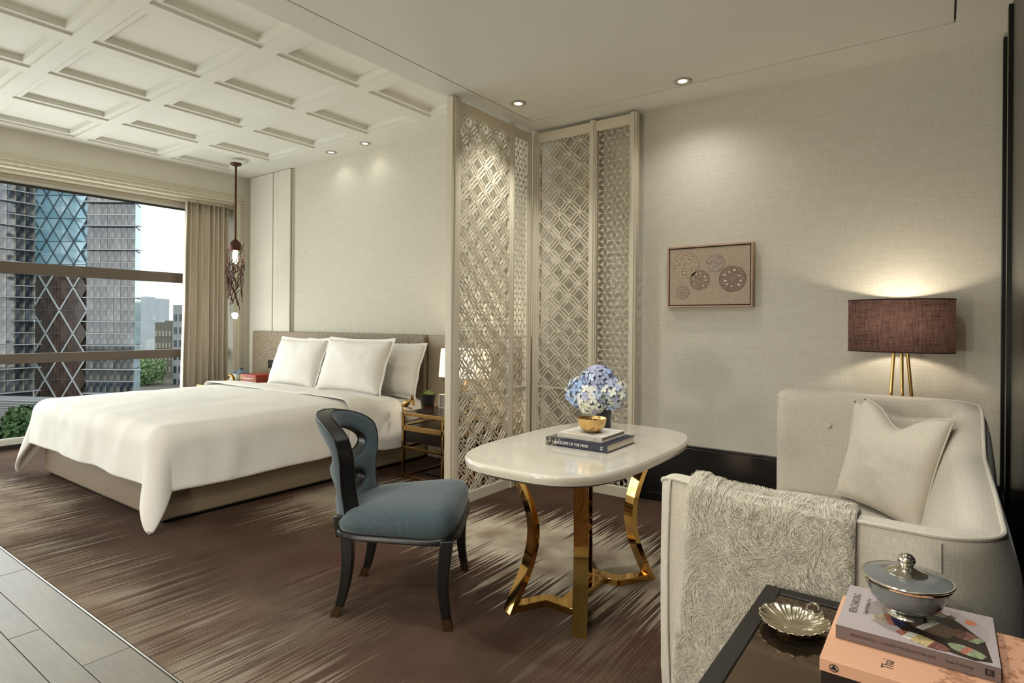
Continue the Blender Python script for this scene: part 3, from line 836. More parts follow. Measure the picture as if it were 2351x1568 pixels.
# ------------------------------------------------------------------ lattice screens
M_LAT = mat('cream_lattice', '#cfc5b0', .45, var=.03, vscale=5)
def octagon_bars(W, Hh, d=.0905, a=.036, wdt=.0085, th=.010, ox=0.0, oz=0.0):
    """crossed star-and-diamond lattice in the XZ plane, clipped to 0..W x 0..Hh"""
    segs = set()
    def add(p, q):
        k = tuple(sorted([(round(p[0], 4), round(p[1], 4)), (round(q[0], 4), round(q[1], 4))])); segs.add(k)
    ni, nj = int(W / d) + 4, int(Hh / d) + 4
    for i in range(-2, ni):
        for j in range(-2, nj):
            if (i + j) % 2: continue
            x, z = ox + i * d, oz + j * d
            for sx, sz in ((1, 0), (-1, 0), (0, 1), (0, -1)): add((x, z), (x + a * sx, z + a * sz))
            for sx in (1, -1):
                nx, nz_ = x + d * sx, z + d
                add((x, z), (nx, nz_)); add((x + a * sx, z), (nx, nz_ - a)); add((x, z + a), (nx - a * sx, nz_))
    m = MB()
    for (x0, z0), (x1, z1) in segs:
        t0, t1 = 0.0, 1.0; dx, dz = x1 - x0, z1 - z0; ok = True
        for p, q in ((-dx, x0), (dx, W - x0), (-dz, z0), (dz, Hh - z0)):
            if abs(p) < 1e-9:
                if q < 0: ok = False
            else:
                r = q / p
                if p < 0: t0 = max(t0, r)
                else: t1 = min(t1, r)
        if not ok or t1 - t0 < .02: continue
        fam = 1.0 if abs(dx) < 1e-6 else (.96 if abs(dz) < 1e-6 else (.92 if dx * dz > 0 else .88))
        m.bar((x0 + dx * t0, 0, z0 + dz * t0), (x0 + dx * t1, 0, z0 + dz * t1), wdt, th * fam, up=(0, 1, 0))
    return m
def leaf_sheet(W, Hh, s_=.084, th=.006, ox=0.0, oz=0.0, bul=.31, gap=.07):
    """fretted sheet with lens-shaped petals cut around every node of a triangular net"""
    m = MB(); hx = s_ * math.sqrt(3) / 2
    def petal(A, Bp, C):
        A, Bp, C = Vector(A), Vector(Bp), Vector(C); mid = (A + Bp + C) / 3
        out = []
        for P0, P1 in ((A, Bp), (Bp, C), (C, A)):
            e = P1 - P0; n = (mid - (P0 + P1) / 2).normalized()
            out.append(P0)
            for t in (gap, .28, .5, .72, 1 - gap):
                k = max(0, 1 - ((t - .5) / (.5 - gap)) ** 2)
                out.append(P0 + e * t + n * (s_ * bul * .62 * k + .0005))
        return out
    ncol, nrow = int(W / hx) + 3, int(Hh / s_) + 3
    for i in range(-1, ncol):
        for j in range(-1, nrow):
            off = (i % 2) * s_ / 2; off2 = ((i + 1) % 2) * s_ / 2
            x0, x1 = ox + i * hx, ox + (i + 1) * hx
            z = oz + j * s_
            if i % 2 == 0: tris = [((x0, z), (x0, z + s_), (x1, z + s_ / 2)), ((x1, z - s_ / 2), (x1, z + s_ / 2), (x0, z))]
            else: tris = [((x0, z + s_ / 2), (x0, z - s_ / 2), (x1, z)), ((x1, z), (x1, z + s_), (x0, z + s_ / 2))]
            for tri in tris:
                p = petal(*tri); n = len(p); c = sum(p, Vector((0, 0))) / n
                vs = [(q.x, -th / 2, q.y) for q in p] + [(c.x, -th / 2, c.y)] + [(q.x, th / 2, q.y) for q in p] + [(c.x, th / 2, c.y)]
                fs = []
                for k in range(n):
                    l = (k + 1) % n
                    fs += [(k, l, n), (n + 1 + l, n + 1 + k, 2 * n + 1)]
                    if k % 6 not in (0, 5): fs.append((k, n + 1 + k, n + 1 + l, l))
                m.add(vs, fs)
    me = m.mesh('fret', fix=False)
    bm = bmesh.new(); bm.from_mesh(me)
    for co, no in (((0, 0, 0), (-1, 0, 0)), ((W, 0, 0), (1, 0, 0)), ((0, 0, 0), (0, 0, -1)), ((0, 0, Hh), (0, 0, 1))):
        bmesh.ops.bisect_plane(bm, geom=bm.verts[:] + bm.edges[:] + bm.faces[:], plane_co=co, plane_no=no, clear_outer=True)
    bmesh.ops.recalc_face_normals(bm, faces=bm.faces)
    bm.to_mesh(me); bm.free()
    return me
def screen(label, loc, rotz, u, both):
    """u: (post, wide panel, middle post, narrow panel, post) edges along the wing; local X runs along the wing"""
    t = thing('lattice_screen', label, 'screen', loc, rotz)
    zt = 2.735; zb = .075; D = .055
    e0, w0, w1, n0, n1, e1 = u
    for a, b, nm in ((e0, w0, 'post'), (w1, n0, 'post'), (n1, e1, 'post')):
        m = MB().box((a, -D / 2, 0), (b, D / 2, zt + .03)).box((a + (b - a) * .28, -D / 2 - .008, 0), (b - (b - a) * .28, D / 2 + .008, zt + .03))
        m.build(nm, M_CREAMLAC, t, bevel=.003, local=True)
    for a, b in ((w0, w1), (n0, n1)):
        for z0, z1, nm in ((0, zb, 'rail'), (zt - .055, zt + .02, 'rail'), (.742, .760, 'rail')):
            dd = D * (.9 if z1 - z0 > .03 else .5)
            MB().box((a, -dd / 2, z0), (b, dd / 2, z1)).build(nm, M_CREAMLAC, t, bevel=.003, local=True)
        for x in (a, b - .008):
            MB().box((x, -.018, zb), (x + .008, .018, zt - .05)).build('stile', M_CREAMLAC, t, local=True)
    Hh = zt - .055 - zb
    o = octagon_bars(w1 - w0, Hh, ox=.012, oz=.03).build('star_lattice', M_LAT, t, local=True); o.location = (w0, -.012, zb)
    if both:
        o = put('leaf_lattice', leaf_sheet(w1 - w0, Hh, oz=.02), M_LAT, t); o.location = (w0, .016, zb)
    o = put('leaf_lattice', leaf_sheet(n1 - n0, Hh, oz=.02), M_LAT, t); o.location = (n0, 0, zb)
    return t
screen('cream lattice screen wing standing out from the wall beside the nightstand', (-2.690, 2.968, 0), PI / 2, (0, .088, .668, .716, .905, .948), True)
screen('cream lattice screen wing flat before the wall beside the picture', (-2.665, 3.955, 0), 0, (0, .052, .510, .560, .838, .885), False)

# ------------------------------------------------------------------ dining table
TX, TY, TZ = -1.335, 2.415, .70
def marble():
    k = NT('cream_marble')
    n = k.noise(k.coord((1.2, 1, 1)), 2.6, 8, .62)
    k.set(Base_Color=k.ramp(n, [(.3, '#c4bcaa'), (.48, '#d0cabb'), (.7, '#d8d3c6')]), Roughness=.12, Coat_Weight=.4, Coat_Roughness=.05)
    return k.m
M_MARBLE = marble()
dt = thing('dining_table', 'cream marble table with curved polished brass legs', 'table', (TX, TY, 0))
def sq(a, b, p, n=96):
    o = []
    for i in range(n):
        t = 2 * PI * i / n; c, s_ = math.cos(t), math.sin(t)
        o.append((math.copysign(abs(c) ** (2 / p), c) * a, math.copysign(abs(s_) ** (2 / p), s_) * b))
    return o
top = MB(); prof = [(.955, .658), (.985, .662), (.995, .674), (1.0, .684), (.995, .694), (.982, .7)]
shp = sq(.372, .612, 3.3); n = len(shp)
vs = [(TX + x * f, TY + y * (1 - (1 - f) * .6), z) for f, z in prof for x, y in shp]
fs = [(i * n + k, i * n + (k + 1) % n, (i + 1) * n + (k + 1) % n, (i + 1) * n + k) for i in range(len(prof) - 1) for k in range(n)]
fs += [tuple(reversed(range(n))), tuple((len(prof) - 1) * n + k for k in range(n))]
top.add(vs, fs).build('tabletop', M_MARBLE, dt, smooth=True, ang=30)
MB().prism([(TX + x * .9, TY + y * .94) for x, y in shp], .645, .659).build('subtop', mat('dark_underside', '#4a3a2c', .6), dt)
FX, FY = .177, .352
for sx in (-1, 1):
    for sy in (-1, 1):
        rad = Vector((sx * FX, sy * FY, 0)).normalized(); tan = Vector((-rad.y, rad.x, 0))
        foot = Vector((TX - .012 + sx * FX, TY + .015 + sy * FY, 0)); m = MB(); N = 22; vs = []
        for i in range(N + 1):
            t = i / N
            # bow inwards between a splayed top and the foot
            off = -.135 * math.sin(PI * min(1, (t * .9 + .03))) ** 1.2 + .02 * t
            c = foot + rad * off; c.z = .645 * t
            for a, b in ((-1, -1), (1, -1), (1, 1), (-1, 1)):
                vs.append(c + tan * (.031 * a) + rad * (.014 * b))
        fs = [(i * 4 + k, i * 4 + (k + 1) % 4, (i + 1) * 4 + (k + 1) % 4, (i + 1) * 4 + k) for i in range(N) for k in range(4)]
        fs += [(3, 2, 1, 0), tuple(N * 4 + k for k in range(4))]
        m.add(vs, fs).build('leg', M_GOLD, dt, smooth=True, ang=30)
cx = TX - .012
bp = [(cx, TY + .015)]
for sy in (-1, 1):
    yb = TY + .015 + sy * .185
    MB().bar((cx - .095, yb, .0155), (cx + .095, yb, .0155), .06, .031).build('stretcher', M_GOLD, dt, bevel=.002)
    for sx in (-1, 1):
        MB().bar((cx + sx * .082, yb - sy * .005, .0150), (cx + sx * (FX - .004), TY + .015 + sy * (FY - .008), .0150), .055, .030).build('stretcher', M_GOLD, dt, bevel=.002)
MB().bar((cx, TY + .015 - .16, .0145), (cx, TY + .015 + .16, .0145), .06, .029).build('stretcher', M_GOLD, dt, bevel=.002)

# ------------------------------------------------------------------ books and bowl on the table
M_PAGES = mat('page_edges', '#d9d0bd', .9, var=.12, vscale=6, stretch=(1, 1, 80))
def book(name, label, x0, y0, x1, y1, z0, z1, mcover, group=None, t=.003, mspine=None):
    """spine faces -Y; the block of pages sits between two boards"""
    b = thing(name, label, 'book', ((x0 + x1) / 2, (y0 + y1) / 2, z0), 0, group)
    B((x0, y0, z0), (x1, y1, z0 + t)).build('back_cover', mcover, b, bevel=.0008)
    B((x0, y0, z1 - t), (x1, y1, z1)).build('front_cover', mcover, b, bevel=.0008)
    B((x0, y0, z0), (x1, y0 + t, z1)).build('spine', mspine or mcover, b, bevel=.001)
    B((x0 + .005, y0 + .003, z0 + t * .8), (x1 - .005, y1 - .005, z1 - t * .8)).build('pages', M_PAGES, b)
    return b
def rot_front(x, y, z):    # lettering on a face looking to -Y, local coords
    return Matrix.Translation((x, y, z)) @ Matrix.Rotation(PI / 2, 4, 'X')
def rot_up(x, y, z, a=0): return Matrix.Translation((x, y, z)) @ Matrix.Rotation(a, 4, 'Z')
k = NT('navy_cover')
c_ = k.n('ShaderNodeTexCoord'); sp = k.n('ShaderNodeSeparateXYZ'); k.l(c_.outputs['Object'], sp.inputs[0])
left = k.math('LESS_THAN', k.math('ADD', sp.outputs[0], k.math('MULTIPLY', k.noise(k.coord(), 40, 4), .25)), .035)
k.set(Base_Color=k.mix(left, '#23263a', k.ramp(k.noise(k.coord(), 90, 4), [(.42, '#1b1a1c'), (.6, '#8b857a')])), Roughness=.4)
M_NAVY = k.m
b1 = book('book', 'thick dark navy book lying under the white book on the table', -1.465, 2.28, -1.155, 2.56, .7005, .7355, M_NAVY, 'books on the marble table')
M_TXTW = mat('white_print', '#e9e6df', .6); M_TXTK = mat('black_print', '#1d1a1a', .6)
text('title', 'LANDSCAPE OF THE MIND', .0175, M_TXTW, b1, rot_front(-.028, -.1404, .0172), .86)
text('publisher_mark', 'N', .018, M_TXTW, b1, rot_front(.128, -.1404, .0172) @ Matrix.Rotation(PI / 2, 4, 'Z'))
text('cover_lettering', 'PAUL', .024, M_TXTW, b1, rot_up(.105, -.05, .0352, PI / 2), 1.0)
M_WCOV = mat('white_cover', '#dcd6ca', .4)
b2 = book('book', 'white paperback lying on the navy book under the gold bowl', -1.420, 2.305, -1.193, 2.54, .7360, .7575, M_WCOV, 'books on the marble table', .0015, mat('grey_spine', '#b4b0a4', .5))
text('title', 'Making Trees', .011, M_TXTW, b2, rot_front(-.045, -.1179, .0107), .9)
text('publisher_mark', 'River', .006, M_TXTK, b2, rot_front(.08, -.1179, .0107))
for i, (x, y, a, b_, c) in enumerate(((-.065, -.075, .022, .012, '#c9a27c'), (-.02, -.09, .02, .009, '#c98b5a'), (.045, -.07, .024, .010, '#8f8475'), (.06, -.03, .03, .01, '#cfa88a'), (-.01, .07, .02, .012, '#6b6460'))):
    m = MB().add([(x + a * math.cos(2 * PI * q / 14) * (1 + .25 * math.sin(q * 3)), y + b_ * math.sin(2 * PI * q / 14), .02155) for q in range(14)], [tuple(range(14))])
    m.build('cover_motif', mat('motif' + str(i), c, .6), b2, local=True, fix=False)
gb = thing('gold_bowl', 'small gold bowl of dried petals on the white book', 'bowl', (-1.297, 2.405, .758))
pr = [(.022, .758), (.034, .760), (.052, .776), (.062, .798), (.066, .822), (.0645, .8225), (.060, .800), (.048, .779), (.030, .766), (.001, .764)]
MB().lathe(pr, (-1.297, 2.405, 0), 40, cap1=False).build('body', mat('satin_gold', '#e2bd7f', .3, metal=.95, bump=.05, bscale=40), gb, smooth=True, ang=60)
rr = random.Random(5)
pot = MB()
for i in range(90):
    a, r = rr.uniform(0, 2 * PI), .057 * math.sqrt(rr.random()); z = .802 + .012 * (1 - r / .06) + rr.uniform(-.004, .004)
    p = Vector((-1.297 + r * math.cos(a), 2.405 + r * math.sin(a), z)); d1 = Vector((rr.uniform(-1, 1), rr.uniform(-1, 1), rr.uniform(-.5, .7))).normalized() * .009
    d2 = d1.cross(Vector((rr.uniform(-1, 1), rr.uniform(-1, 1), 1))).normalized() * .006
    pot.add([p - d1, p + d2, p + d1, p - d2], [(0, 1, 2, 3)])
tag(pot.build('dried_petals', mat('dried_petal', '#7a4517', .7, var=.5, vscale=60), gb, fix=False), kind='stuff')

# ------------------------------------------------------------------ vase and hydrangeas
VX, VY = -1.435, 2.79
vs_ = thing('vase', 'dark blue glass cylinder vase behind the books', 'vase', (VX, VY, .7005))
MB().lathe([(.036, .7005), (.038, .703), (.041, .84), (.037, .84), (.034, .71), (.001, .708)], (VX, VY, 0), 32, cap1=False).build('body', mat('navy_glass', '#12141d', .08, Coat_Weight=.5), vs_, smooth=True, ang=50)
hy = thing('hydrangea_bouquet', 'round bunch of pale blue and cream hydrangeas in the dark vase', 'flowers', (VX, VY, .76))
def petal_floret(i):
    m = MB(); rr = random.Random(i)
    for k in range(4):
        a0 = k * PI / 2 + rr.uniform(-.15, .15); L = .0205 * rr.uniform(.9, 1.1); Wd = .0085
        pts = []
        for t, wv, z in ((0, .12, 0), (.35, .8, .003), (.7, 1.0, .0035), (1.0, .45, rr.uniform(-.002, .003))):
            for s_ in (-1, 0, 1):
                x, y = L * t * (1 if s_ == 0 else .97), Wd * wv * s_ * .95
                pts.append((x * math.cos(a0) - y * math.sin(a0), x * math.sin(a0) + y * math.cos(a0), z + (0 if s_ else -.0015) + rr.uniform(-.0008, .0008)))
        m.add(pts, [(r * 3 + c, r * 3 + c + 1, r * 3 + c + 4, r * 3 + c + 3) for r in range(3) for c in range(2)])
    m.add([(.002 * math.cos(q), .002 * math.sin(q), .003) for q in (0, 1.57, 3.14, 4.71)], [(0, 1, 2, 3)])
    return m.mesh('floret', smooth=True, ang=180, fix=False)
hm = [mat('petal_blue', '#a6bfe6', .7, Subsurface_Weight=.0), mat('petal_pale_blue', '#cbd9ef', .7), mat('petal_cream', '#e9e9de', .7), mat('petal_violet', '#b7bad8', .7), mat('petal_green', '#d6dcb8', .7)]
fl = []
for i, mm in enumerate(hm):
    me = petal_floret(i); me.materials.append(mm); fl.append(me)
rr = random.Random(21)
cH = Vector((VX - .032, VY - .01, .905))
heads = [(Vector((-.078, -.03, -.02)), .082, [0, 0, 1, 1, 2]), (Vector((.0, -.06, -.045)), .075, [1, 2, 2, 3, 4]), (Vector((.075, .01, -.01)), .078, [1, 2, 2, 3, 1]),
         (Vector((.01, .0, .045)), .085, [0, 3, 3, 1, 3]), (Vector((-.04, .04, .03)), .08, [1, 2, 0, 2])]
cnt = 0
for hc, R, pal in heads:
    N = 58
    for i in range(N):
        ph = math.acos(1 - 2 * (i + .5) / N); th = PI * (1 + 5 ** .5) * i
        d = Vector((math.cos(th) * math.sin(ph), math.sin(th) * math.sin(ph), math.cos(ph)))
        p = hc + d * R * rr.uniform(.9, 1.05)
        if any((p - h2).length < r2 * .86 for h2, r2, _ in heads if h2 is not hc): continue
        rel = cH + p - Vector((VX, VY, 0))                    # florets that would cut the vase wall hang outside its rim
        if rel.z < .862 and math.hypot(rel.x, rel.y) < .069:
            hd = math.hypot(rel.x, rel.y); kx = .069 / max(hd, .004); p = p + Vector((rel.x * (kx - 1), rel.y * (kx - 1), 0))
        o = bpy.data.objects.new('floret', fl[rr.choice(pal)]); COL.objects.link(o); o.parent = hy
        nrm = (d + Vector((rr.uniform(-.35, .35), rr.uniform(-.35, .35), rr.uniform(-.35, .35)))).normalized()
        o.rotation_euler = (nrm.to_track_quat('Z', 'Y') @ Matrix.Rotation(rr.uniform(0, 6.28), 3, 'Z').to_quaternion()).to_euler()
        o.location = cH + p - Vector((VX, VY, .76)); o.scale = (1.22,) * 3; cnt += 1
for hc, R, pal in heads:
    core = MB().lathe([(.001, -R * .8), (R * .6, -R * .5), (R * .8, 0), (R * .6, R * .5), (.001, R * .8)], tuple(cH + hc), 14, cap0=False, cap1=False)
    core.v = [(x, y, max(z, .842)) for x, y, z in core.v]     # the hearts of the heads rest on the vase rim
    core.build('flower_core', mat('flower_core', '#98a3b0', .9, var=.3, vscale=70), hy, smooth=True)
    a = Vector((VX, VY, .712)); MB().tube([a + Vector((hc.x, hc.y, 0)) * .15, Vector((VX, VY, .835)) + Vector((hc.x, hc.y, 0)) * .3, cH + hc], .004, 6).build('stem', mat('stem_green', '#4d5b33', .7), hy)

# ------------------------------------------------------------------ chair
M_TEAL = weave('teal_chenille', '#2b393f', '#44545a', 320, sheen=.25, bump=.35, dist=.002)
M_EBON = mat('ebonised_wood', '#0c0a09', .36, var=.1, vscale=5)
ch = thing('dining_chair', 'teal upholstered chair with black frame and pierced curved back', 'chair', (-1.985, 1.925, 0), math.atan2(.283, .425))
# local frame: +X forward (towards the table), +Y to the chair's left
def lerp(a, b, t): return a + (b - a) * t
LEG = [((.235, -.295), (.225, -.275), 'f'), ((.235, .292), (.225, .275), 'f'), ((-.265, -.205), (-.215, -.195), 'r'), ((-.265, .205), (-.215, .195), 'r')]
for (fx, fy), (tx, ty), kd in LEG:
    m = MB(); N = 10; vs = []; cut = 0
    tip = MB(); tv = []
    for i in range(N + 1):
        t = i / N; z = .36 * t
        w_ = lerp(.016, .027, t ** .8)
        cv = .028 * math.sin(PI * t) * (-1 if kd == 'f' else 1)
        x = lerp(fx, tx, t ** .6) + cv * .6; yv = lerp(fy, ty, t ** .8)
        for a, b in ((-1, -1), (1, -1), (1, 1), (-1, 1)): vs.append((x + w_ * a, yv + w_ * b * .85, z))
    fs = [(i * 4 + k, i * 4 + (k + 1) % 4, (i + 1) * 4 + (k + 1) % 4, (i + 1) * 4 + k) for i in range(N) for k in range(4)] + [(3, 2, 1, 0), tuple(N * 4 + k for k in range(4))]
    lg = m.add(vs, fs).build('leg', M_EBON, ch, bevel=.004, local=True)
    z = .048; x0 = vs[0][0] + (vs[8][0] - vs[0][0]) * 0
    tip.add([(v[0] * 1.0 + (.001 if k in (1, 2) else -.001), v[1] + (.001 if k > 1 else -.001), v[2]) for k, v in enumerate(vs[:4])] +
            [(v[0] + (.001 if k in (1, 2) else -.001), v[1] + (.001 if k > 1 else -.001), .045) for k, v in enumerate([tuple(Vector(vs[4 + k]).lerp(Vector(vs[8 + k]), .25)) for k in range(4)])],
            [(3, 2, 1, 0), (4, 5, 6, 7), (0, 1, 5, 4), (1, 2, 6, 5), (2, 3, 7, 6), (3, 0, 4, 7)])
    tip.build('leg_tip', mat('bronze_tip', '#5e4630', .35, metal=.8), lg, local=True)
def seat_outline(g=0.0, n=72):
    pts = []
    for i in range(n):
        t = 2 * PI * i / n; c, s_ = math.cos(t), math.sin(t); p = 5.0
        x = math.copysign(abs(c) ** (2 / p), c); yv = math.copysign(abs(s_) ** (2 / p), s_)
        hw = lerp(.232, .305, (x + 1) / 2) + g
        pts.append((-.005 + x * (.262 + g), yv * hw * (1 - .05 * (x > .8) * (1 - abs(yv)))))
    return pts
def loft(m, rows):
    n = len(rows[0][0]); vs = [(x, yv, z + (zf(x, yv) if zf else 0)) for o_, z, zf in rows for x, yv in o_]
    fs = [(i * n + k, i * n + (k + 1) % n, (i + 1) * n + (k + 1) % n, (i + 1) * n + k) for i in range(len(rows) - 1) for k in range(n)]
    fs += [tuple(reversed(range(n))), tuple((len(rows) - 1) * n + k for k in range(n))]
    return m.add(vs, fs)
def scaled(o, f): return [(x * f, yv * f) for x, yv in o]
so = seat_outline()
sl = lambda x, yv: .018 * (x / .26)
loft(MB(), [(seat_outline(.004), .336, None), (seat_outline(.012), .342, None), (seat_outline(.012), .356, None), (seat_outline(.004), .364, None)]).build('seat_rail', M_EBON, ch, smooth=True, ang=50, local=True)
rows = [(so, .362, None), (seat_outline(.006), .385, None), (seat_outline(.006), .415, sl), (scaled(so, .985), .438, sl), (scaled(so, .94), .453, sl), (scaled(so, .84), .463, sl), (scaled(so, .6), .470, sl), (scaled(so, .3), .473, sl), (scaled(so, .05), .474, sl)]
loft(MB(), rows).build('seat', M_TEAL, ch, smooth=True, ang=80, local=True)
def smooth01(t): t = min(1, max(0, t)); return t * t * (3 - 2 * t)
# pierced back: a keyhole outline wide at the top, with a large and a small D-shaped opening
BH = .465; VM = .222
def half_w(v):
    t = v / BH
    w_ = .176 + .049 * smooth01((t - .25) / .5)
    if t > .74: w_ = min(w_, .228 * math.sqrt(max(0, 1 - ((t - .74) / .262) ** 2.6)))
    return w_
OUT = [(half_w(BH * i / 60), BH * i / 60) for i in range(61)]
OUTL = [(x, v) for x, v in OUT] + [(-x, v) for x, v in reversed(OUT)]
def ray_out(c, a, lo, hi):
    """distance from c along angle a to the outline clipped to lo<=v<=hi"""
    d = (math.cos(a), math.sin(a)); r = 0.0; st = .004
    while r < .6:
        x, v = c[0] + d[0] * (r + st), c[1] + d[1] * (r + st)
        if v < lo or v > hi or abs(x) > half_w(min(max(v, 0), BH)):
            for _ in range(8):
                st /= 2; x, v = c[0] + d[0] * (r + st), c[1] + d[1] * (r + st)
                if not (v < lo or v > hi or abs(x) > half_w(min(max(v, 0), BH))): r += st
            return r
        r += st
    return r
def back3(x, v, off):
    """plate coords -> chair frame: barrel curve, recline; off is along the plate normal"""
    k = 2.3; fx = k * x * x
    nx, ny = 1.0, -2 * k * x; ln = math.hypot(nx, ny)
    rec = -.270 - .110 * (v / BH) ** 1.5
    return (rec + fx + off * nx / ln, x + off * ny / ln, .375 + v)
holes = [((0, .310), .168, .080, VM, BH), ((0, .145), .122, .050, 0.0, VM)]
up = MB(); rim = MB(); NA = 168; NR = 9; TH = .030
for c, ra, rb_, lo, hi in holes:
    ins, outs = [], []
    for i in range(NA):
        a = 2 * PI * i / NA
        ri = 1 / math.sqrt((math.cos(a) / ra) ** 2 + (math.sin(a) / rb_) ** 2)
        ro = ray_out(c, a, lo, hi)
        ins.append(ri); outs.append(max(ro, ri + .006))
    for sgn in (1, -1):
        def fn(u, v_, sgn=sgn):
            i = round(u * NA) % NA; a = 2 * PI * i / NA; r = lerp(ins[i], outs[i], v_)
            x, vv = c[0] + r * math.cos(a), c[1] + r * math.sin(a)
            cut = abs(vv - VM) < .004 or vv < .004
            dist = min(r - ins[i], half_w(min(max(vv, 0), BH)) - abs(x) + .001, (BH - vv) * 1.2 + .001)
            puff = TH + .012 * min(1, max(0, dist) / .03) ** .5
            return back3(x, vv, sgn * puff)
        up.grid(fn, NA, NR, cu=True)
    # black inner edge of the opening
    for j, (o0, o1) in enumerate(((-1, 1),)):
        rim.grid(lambda u, v_: back3(c[0] + ins[round(u * NA) % NA] * math.cos(2 * PI * round(u * NA) / NA), c[1] + ins[round(u * NA) % NA] * math.sin(2 * PI * round(u * NA) / NA), lerp(-TH - .002, TH + .002, v_)), NA, 5, cu=True)
    for sg in (-1, 1):
        rim.tube([back3(c[0] + ins[i] * math.cos(2 * PI * i / NA), c[1] + ins[i] * math.sin(2 * PI * i / NA), sg * TH) for i in range(NA)], .004, 6, closed=True)
up.build('back_upholstery', M_TEAL, ch, smooth=True, ang=60, local=True)
rim.grid(lambda u, v_: back3(OUTL[round(u * (len(OUTL) - 1))][0] * 1.002, OUTL[round(u * (len(OUTL) - 1))][1], lerp(-TH - .003, TH + .003, v_)), len(OUTL), 5)
for sg in (-1, 1):
    rim.tube([back3(x, v, sg * TH) for x, v in OUTL], .0045, 6)
rim.build('back_frame', M_EBON, ch, smooth=True, ang=50, local=True)
for sy in (-1, 1):
    MB().bar((-.235, sy * .172, .33), (-.25, sy * .165, .42), .05, .06).build('back_post', M_EBON, ch, bevel=.006, local=True)
# ------------------------------------------------------------------ sofa
M_SOFA = weave('oatmeal_linen', '#b9b2a2', '#d0c8b8', 300, sheen=.25, bump=.3, dist=.0015)
sf_ = thing('sofa', 'oatmeal linen sofa with one high end and rounded piped arms', 'sofa', (-.33, 2.76, 0))
# outline of the piped top edge, from the near arm front around the back to the high far end
def sofa_path():
    P = []
    def line(a, b, n):
        for i in range(n): P.append((lerp(a[0], b[0], i / n), lerp(a[1], b[1], i / n)))
    def arc(c, r, a0, a1, n):
        for i in range(n): a = math.radians(lerp(a0, a1, i / n)); P.append((c[0] + r * math.cos(a), c[1] + r * math.sin(a)))
    line((-.735, 1.925), (-.03, 1.885), 16)
    arc((-.03, 2.045), .16, -90, 0, 10)
    line((.13, 2.045), (.13, 3.43), 30)
    arc((-.06, 3.43), .19, 0, 90, 10)
    line((-.06, 3.62), (-.70, 3.62), 14); P.append((-.70, 3.62))
    return P
SP = sofa_path(); NS = len(SP)
def smooth01(t): t = min(1, max(0, t)); return t * t * (3 - 2 * t)
def sofa_station(i):
    x, yv = SP[i]; a = SP[max(i - 1, 0)]; b = SP[min(i + 1, NS - 1)]
    t = Vector((b[0] - a[0], b[1] - a[1])).normalized(); n = Vector((t.y, -t.x))      # outward
    h = .706 + .026 * smooth01((-.50 - x) / .25) * (yv < 2.2) + .016 * smooth01((yv - 2.0) / .4)
    h = lerp(h, .885, smooth01((yv - 2.98) / .26))
    if yv > 3.5: h = .885
    back = smooth01((x + .06) / .15) * (1 - smooth01((yv - 3.35) / .2)) * smooth01((yv - 1.92) / .2)
    tb = lerp(.125, .22, back); ti = lerp(.105, .10, back)
    bul = lerp(.022, .055, back) * (1 if yv < 3.3 else .6)
    return Vector((x, yv)), t, n, h, ti, tb, bul
def sofa_prof(h, ti, tb, bul):
    return [(-.025, .004), (-.002, .04), (bul * .75, .22), (bul, .43), (bul * .9, .55 if h < .8 else .6), (bul * .55, h - .07), (.006, h - .012), (0, h), (-.012, h + .006), (-ti * .55, h + .012), (-ti * .9, h - .002),
            (-ti * 1.08, h - .03), (-lerp(ti, tb, .35) - .012, h - .12), (-lerp(ti, tb, .75) - .008, .47), (-tb, .37), (-tb, .20), (-tb, .004)]
rows = []
def end_rows(i, sgn):
    p, t, n, h, ti, tb, bul = sofa_station(i); pr = sofa_prof(h, ti, tb, bul); om = -ti / 2 - .005; R = .055; out = []
    for a in (90, 72, 54, 36, 18):
        a = math.radians(a); k = math.cos(a)
        pts = [(lerp(om, o, k), z if z < .3 else z - (.012 + .05 * (z - .3)) * (1 - k)) for o, z in pr]
        c = p + t * (sgn * R * math.sin(a))
        out.append([(c.x + n.x * o, c.y + n.y * o, z) for o, z in pts])
    return out
rows += end_rows(0, -1)
for i in range(NS):
    p, t, n, h, ti, tb, bul = sofa_station(i)
    rows.append([(p.x + n.x * o, p.y + n.y * o, z) for o, z in sofa_prof(h, ti, tb, bul)])
rows += list(reversed(end_rows(NS - 1, 1)))
m = MB(); k_ = len(rows[0])
m.add([v for r in rows for v in r], [(i * k_ + j, i * k_ + j + 1, (i + 1) * k_ + j + 1, (i + 1) * k_ + j) for i in range(len(rows) - 1) for j in range(k_ - 1)])
m.build('shell', M_SOFA, sf_, smooth=True, ang=180, sub=1)
pip = [rows[0][7]] + [r[7] for r in rows[1:]]
def lowend(rs, up):
    return [tuple(Vector(rs[j]) ) for j in ((14, 13, 12, 11, 10) if up else (10, 11, 12, 13, 14))]
ppts = [Vector(r[7]) + Vector((0, 0, .003)) for r in rows]
MB().tube(ppts, .0065, 8).build('piping', M_SOFA, sf_, smooth=True)
# piping down the front of the two arm ends
for i, sgn in ((0, -1), (NS - 1, 1)):
    p, t, n, h, ti, tb, bul = sofa_station(i); pts = []
    for o, z in sofa_prof(h, ti, tb, bul)[1:8]:
        c = p + t * (sgn * .004) + n * (o + .002); pts.append((c.x, c.y, z))
    MB().tube(pts, .005, 6).build('piping', M_SOFA, sf_, smooth=True)
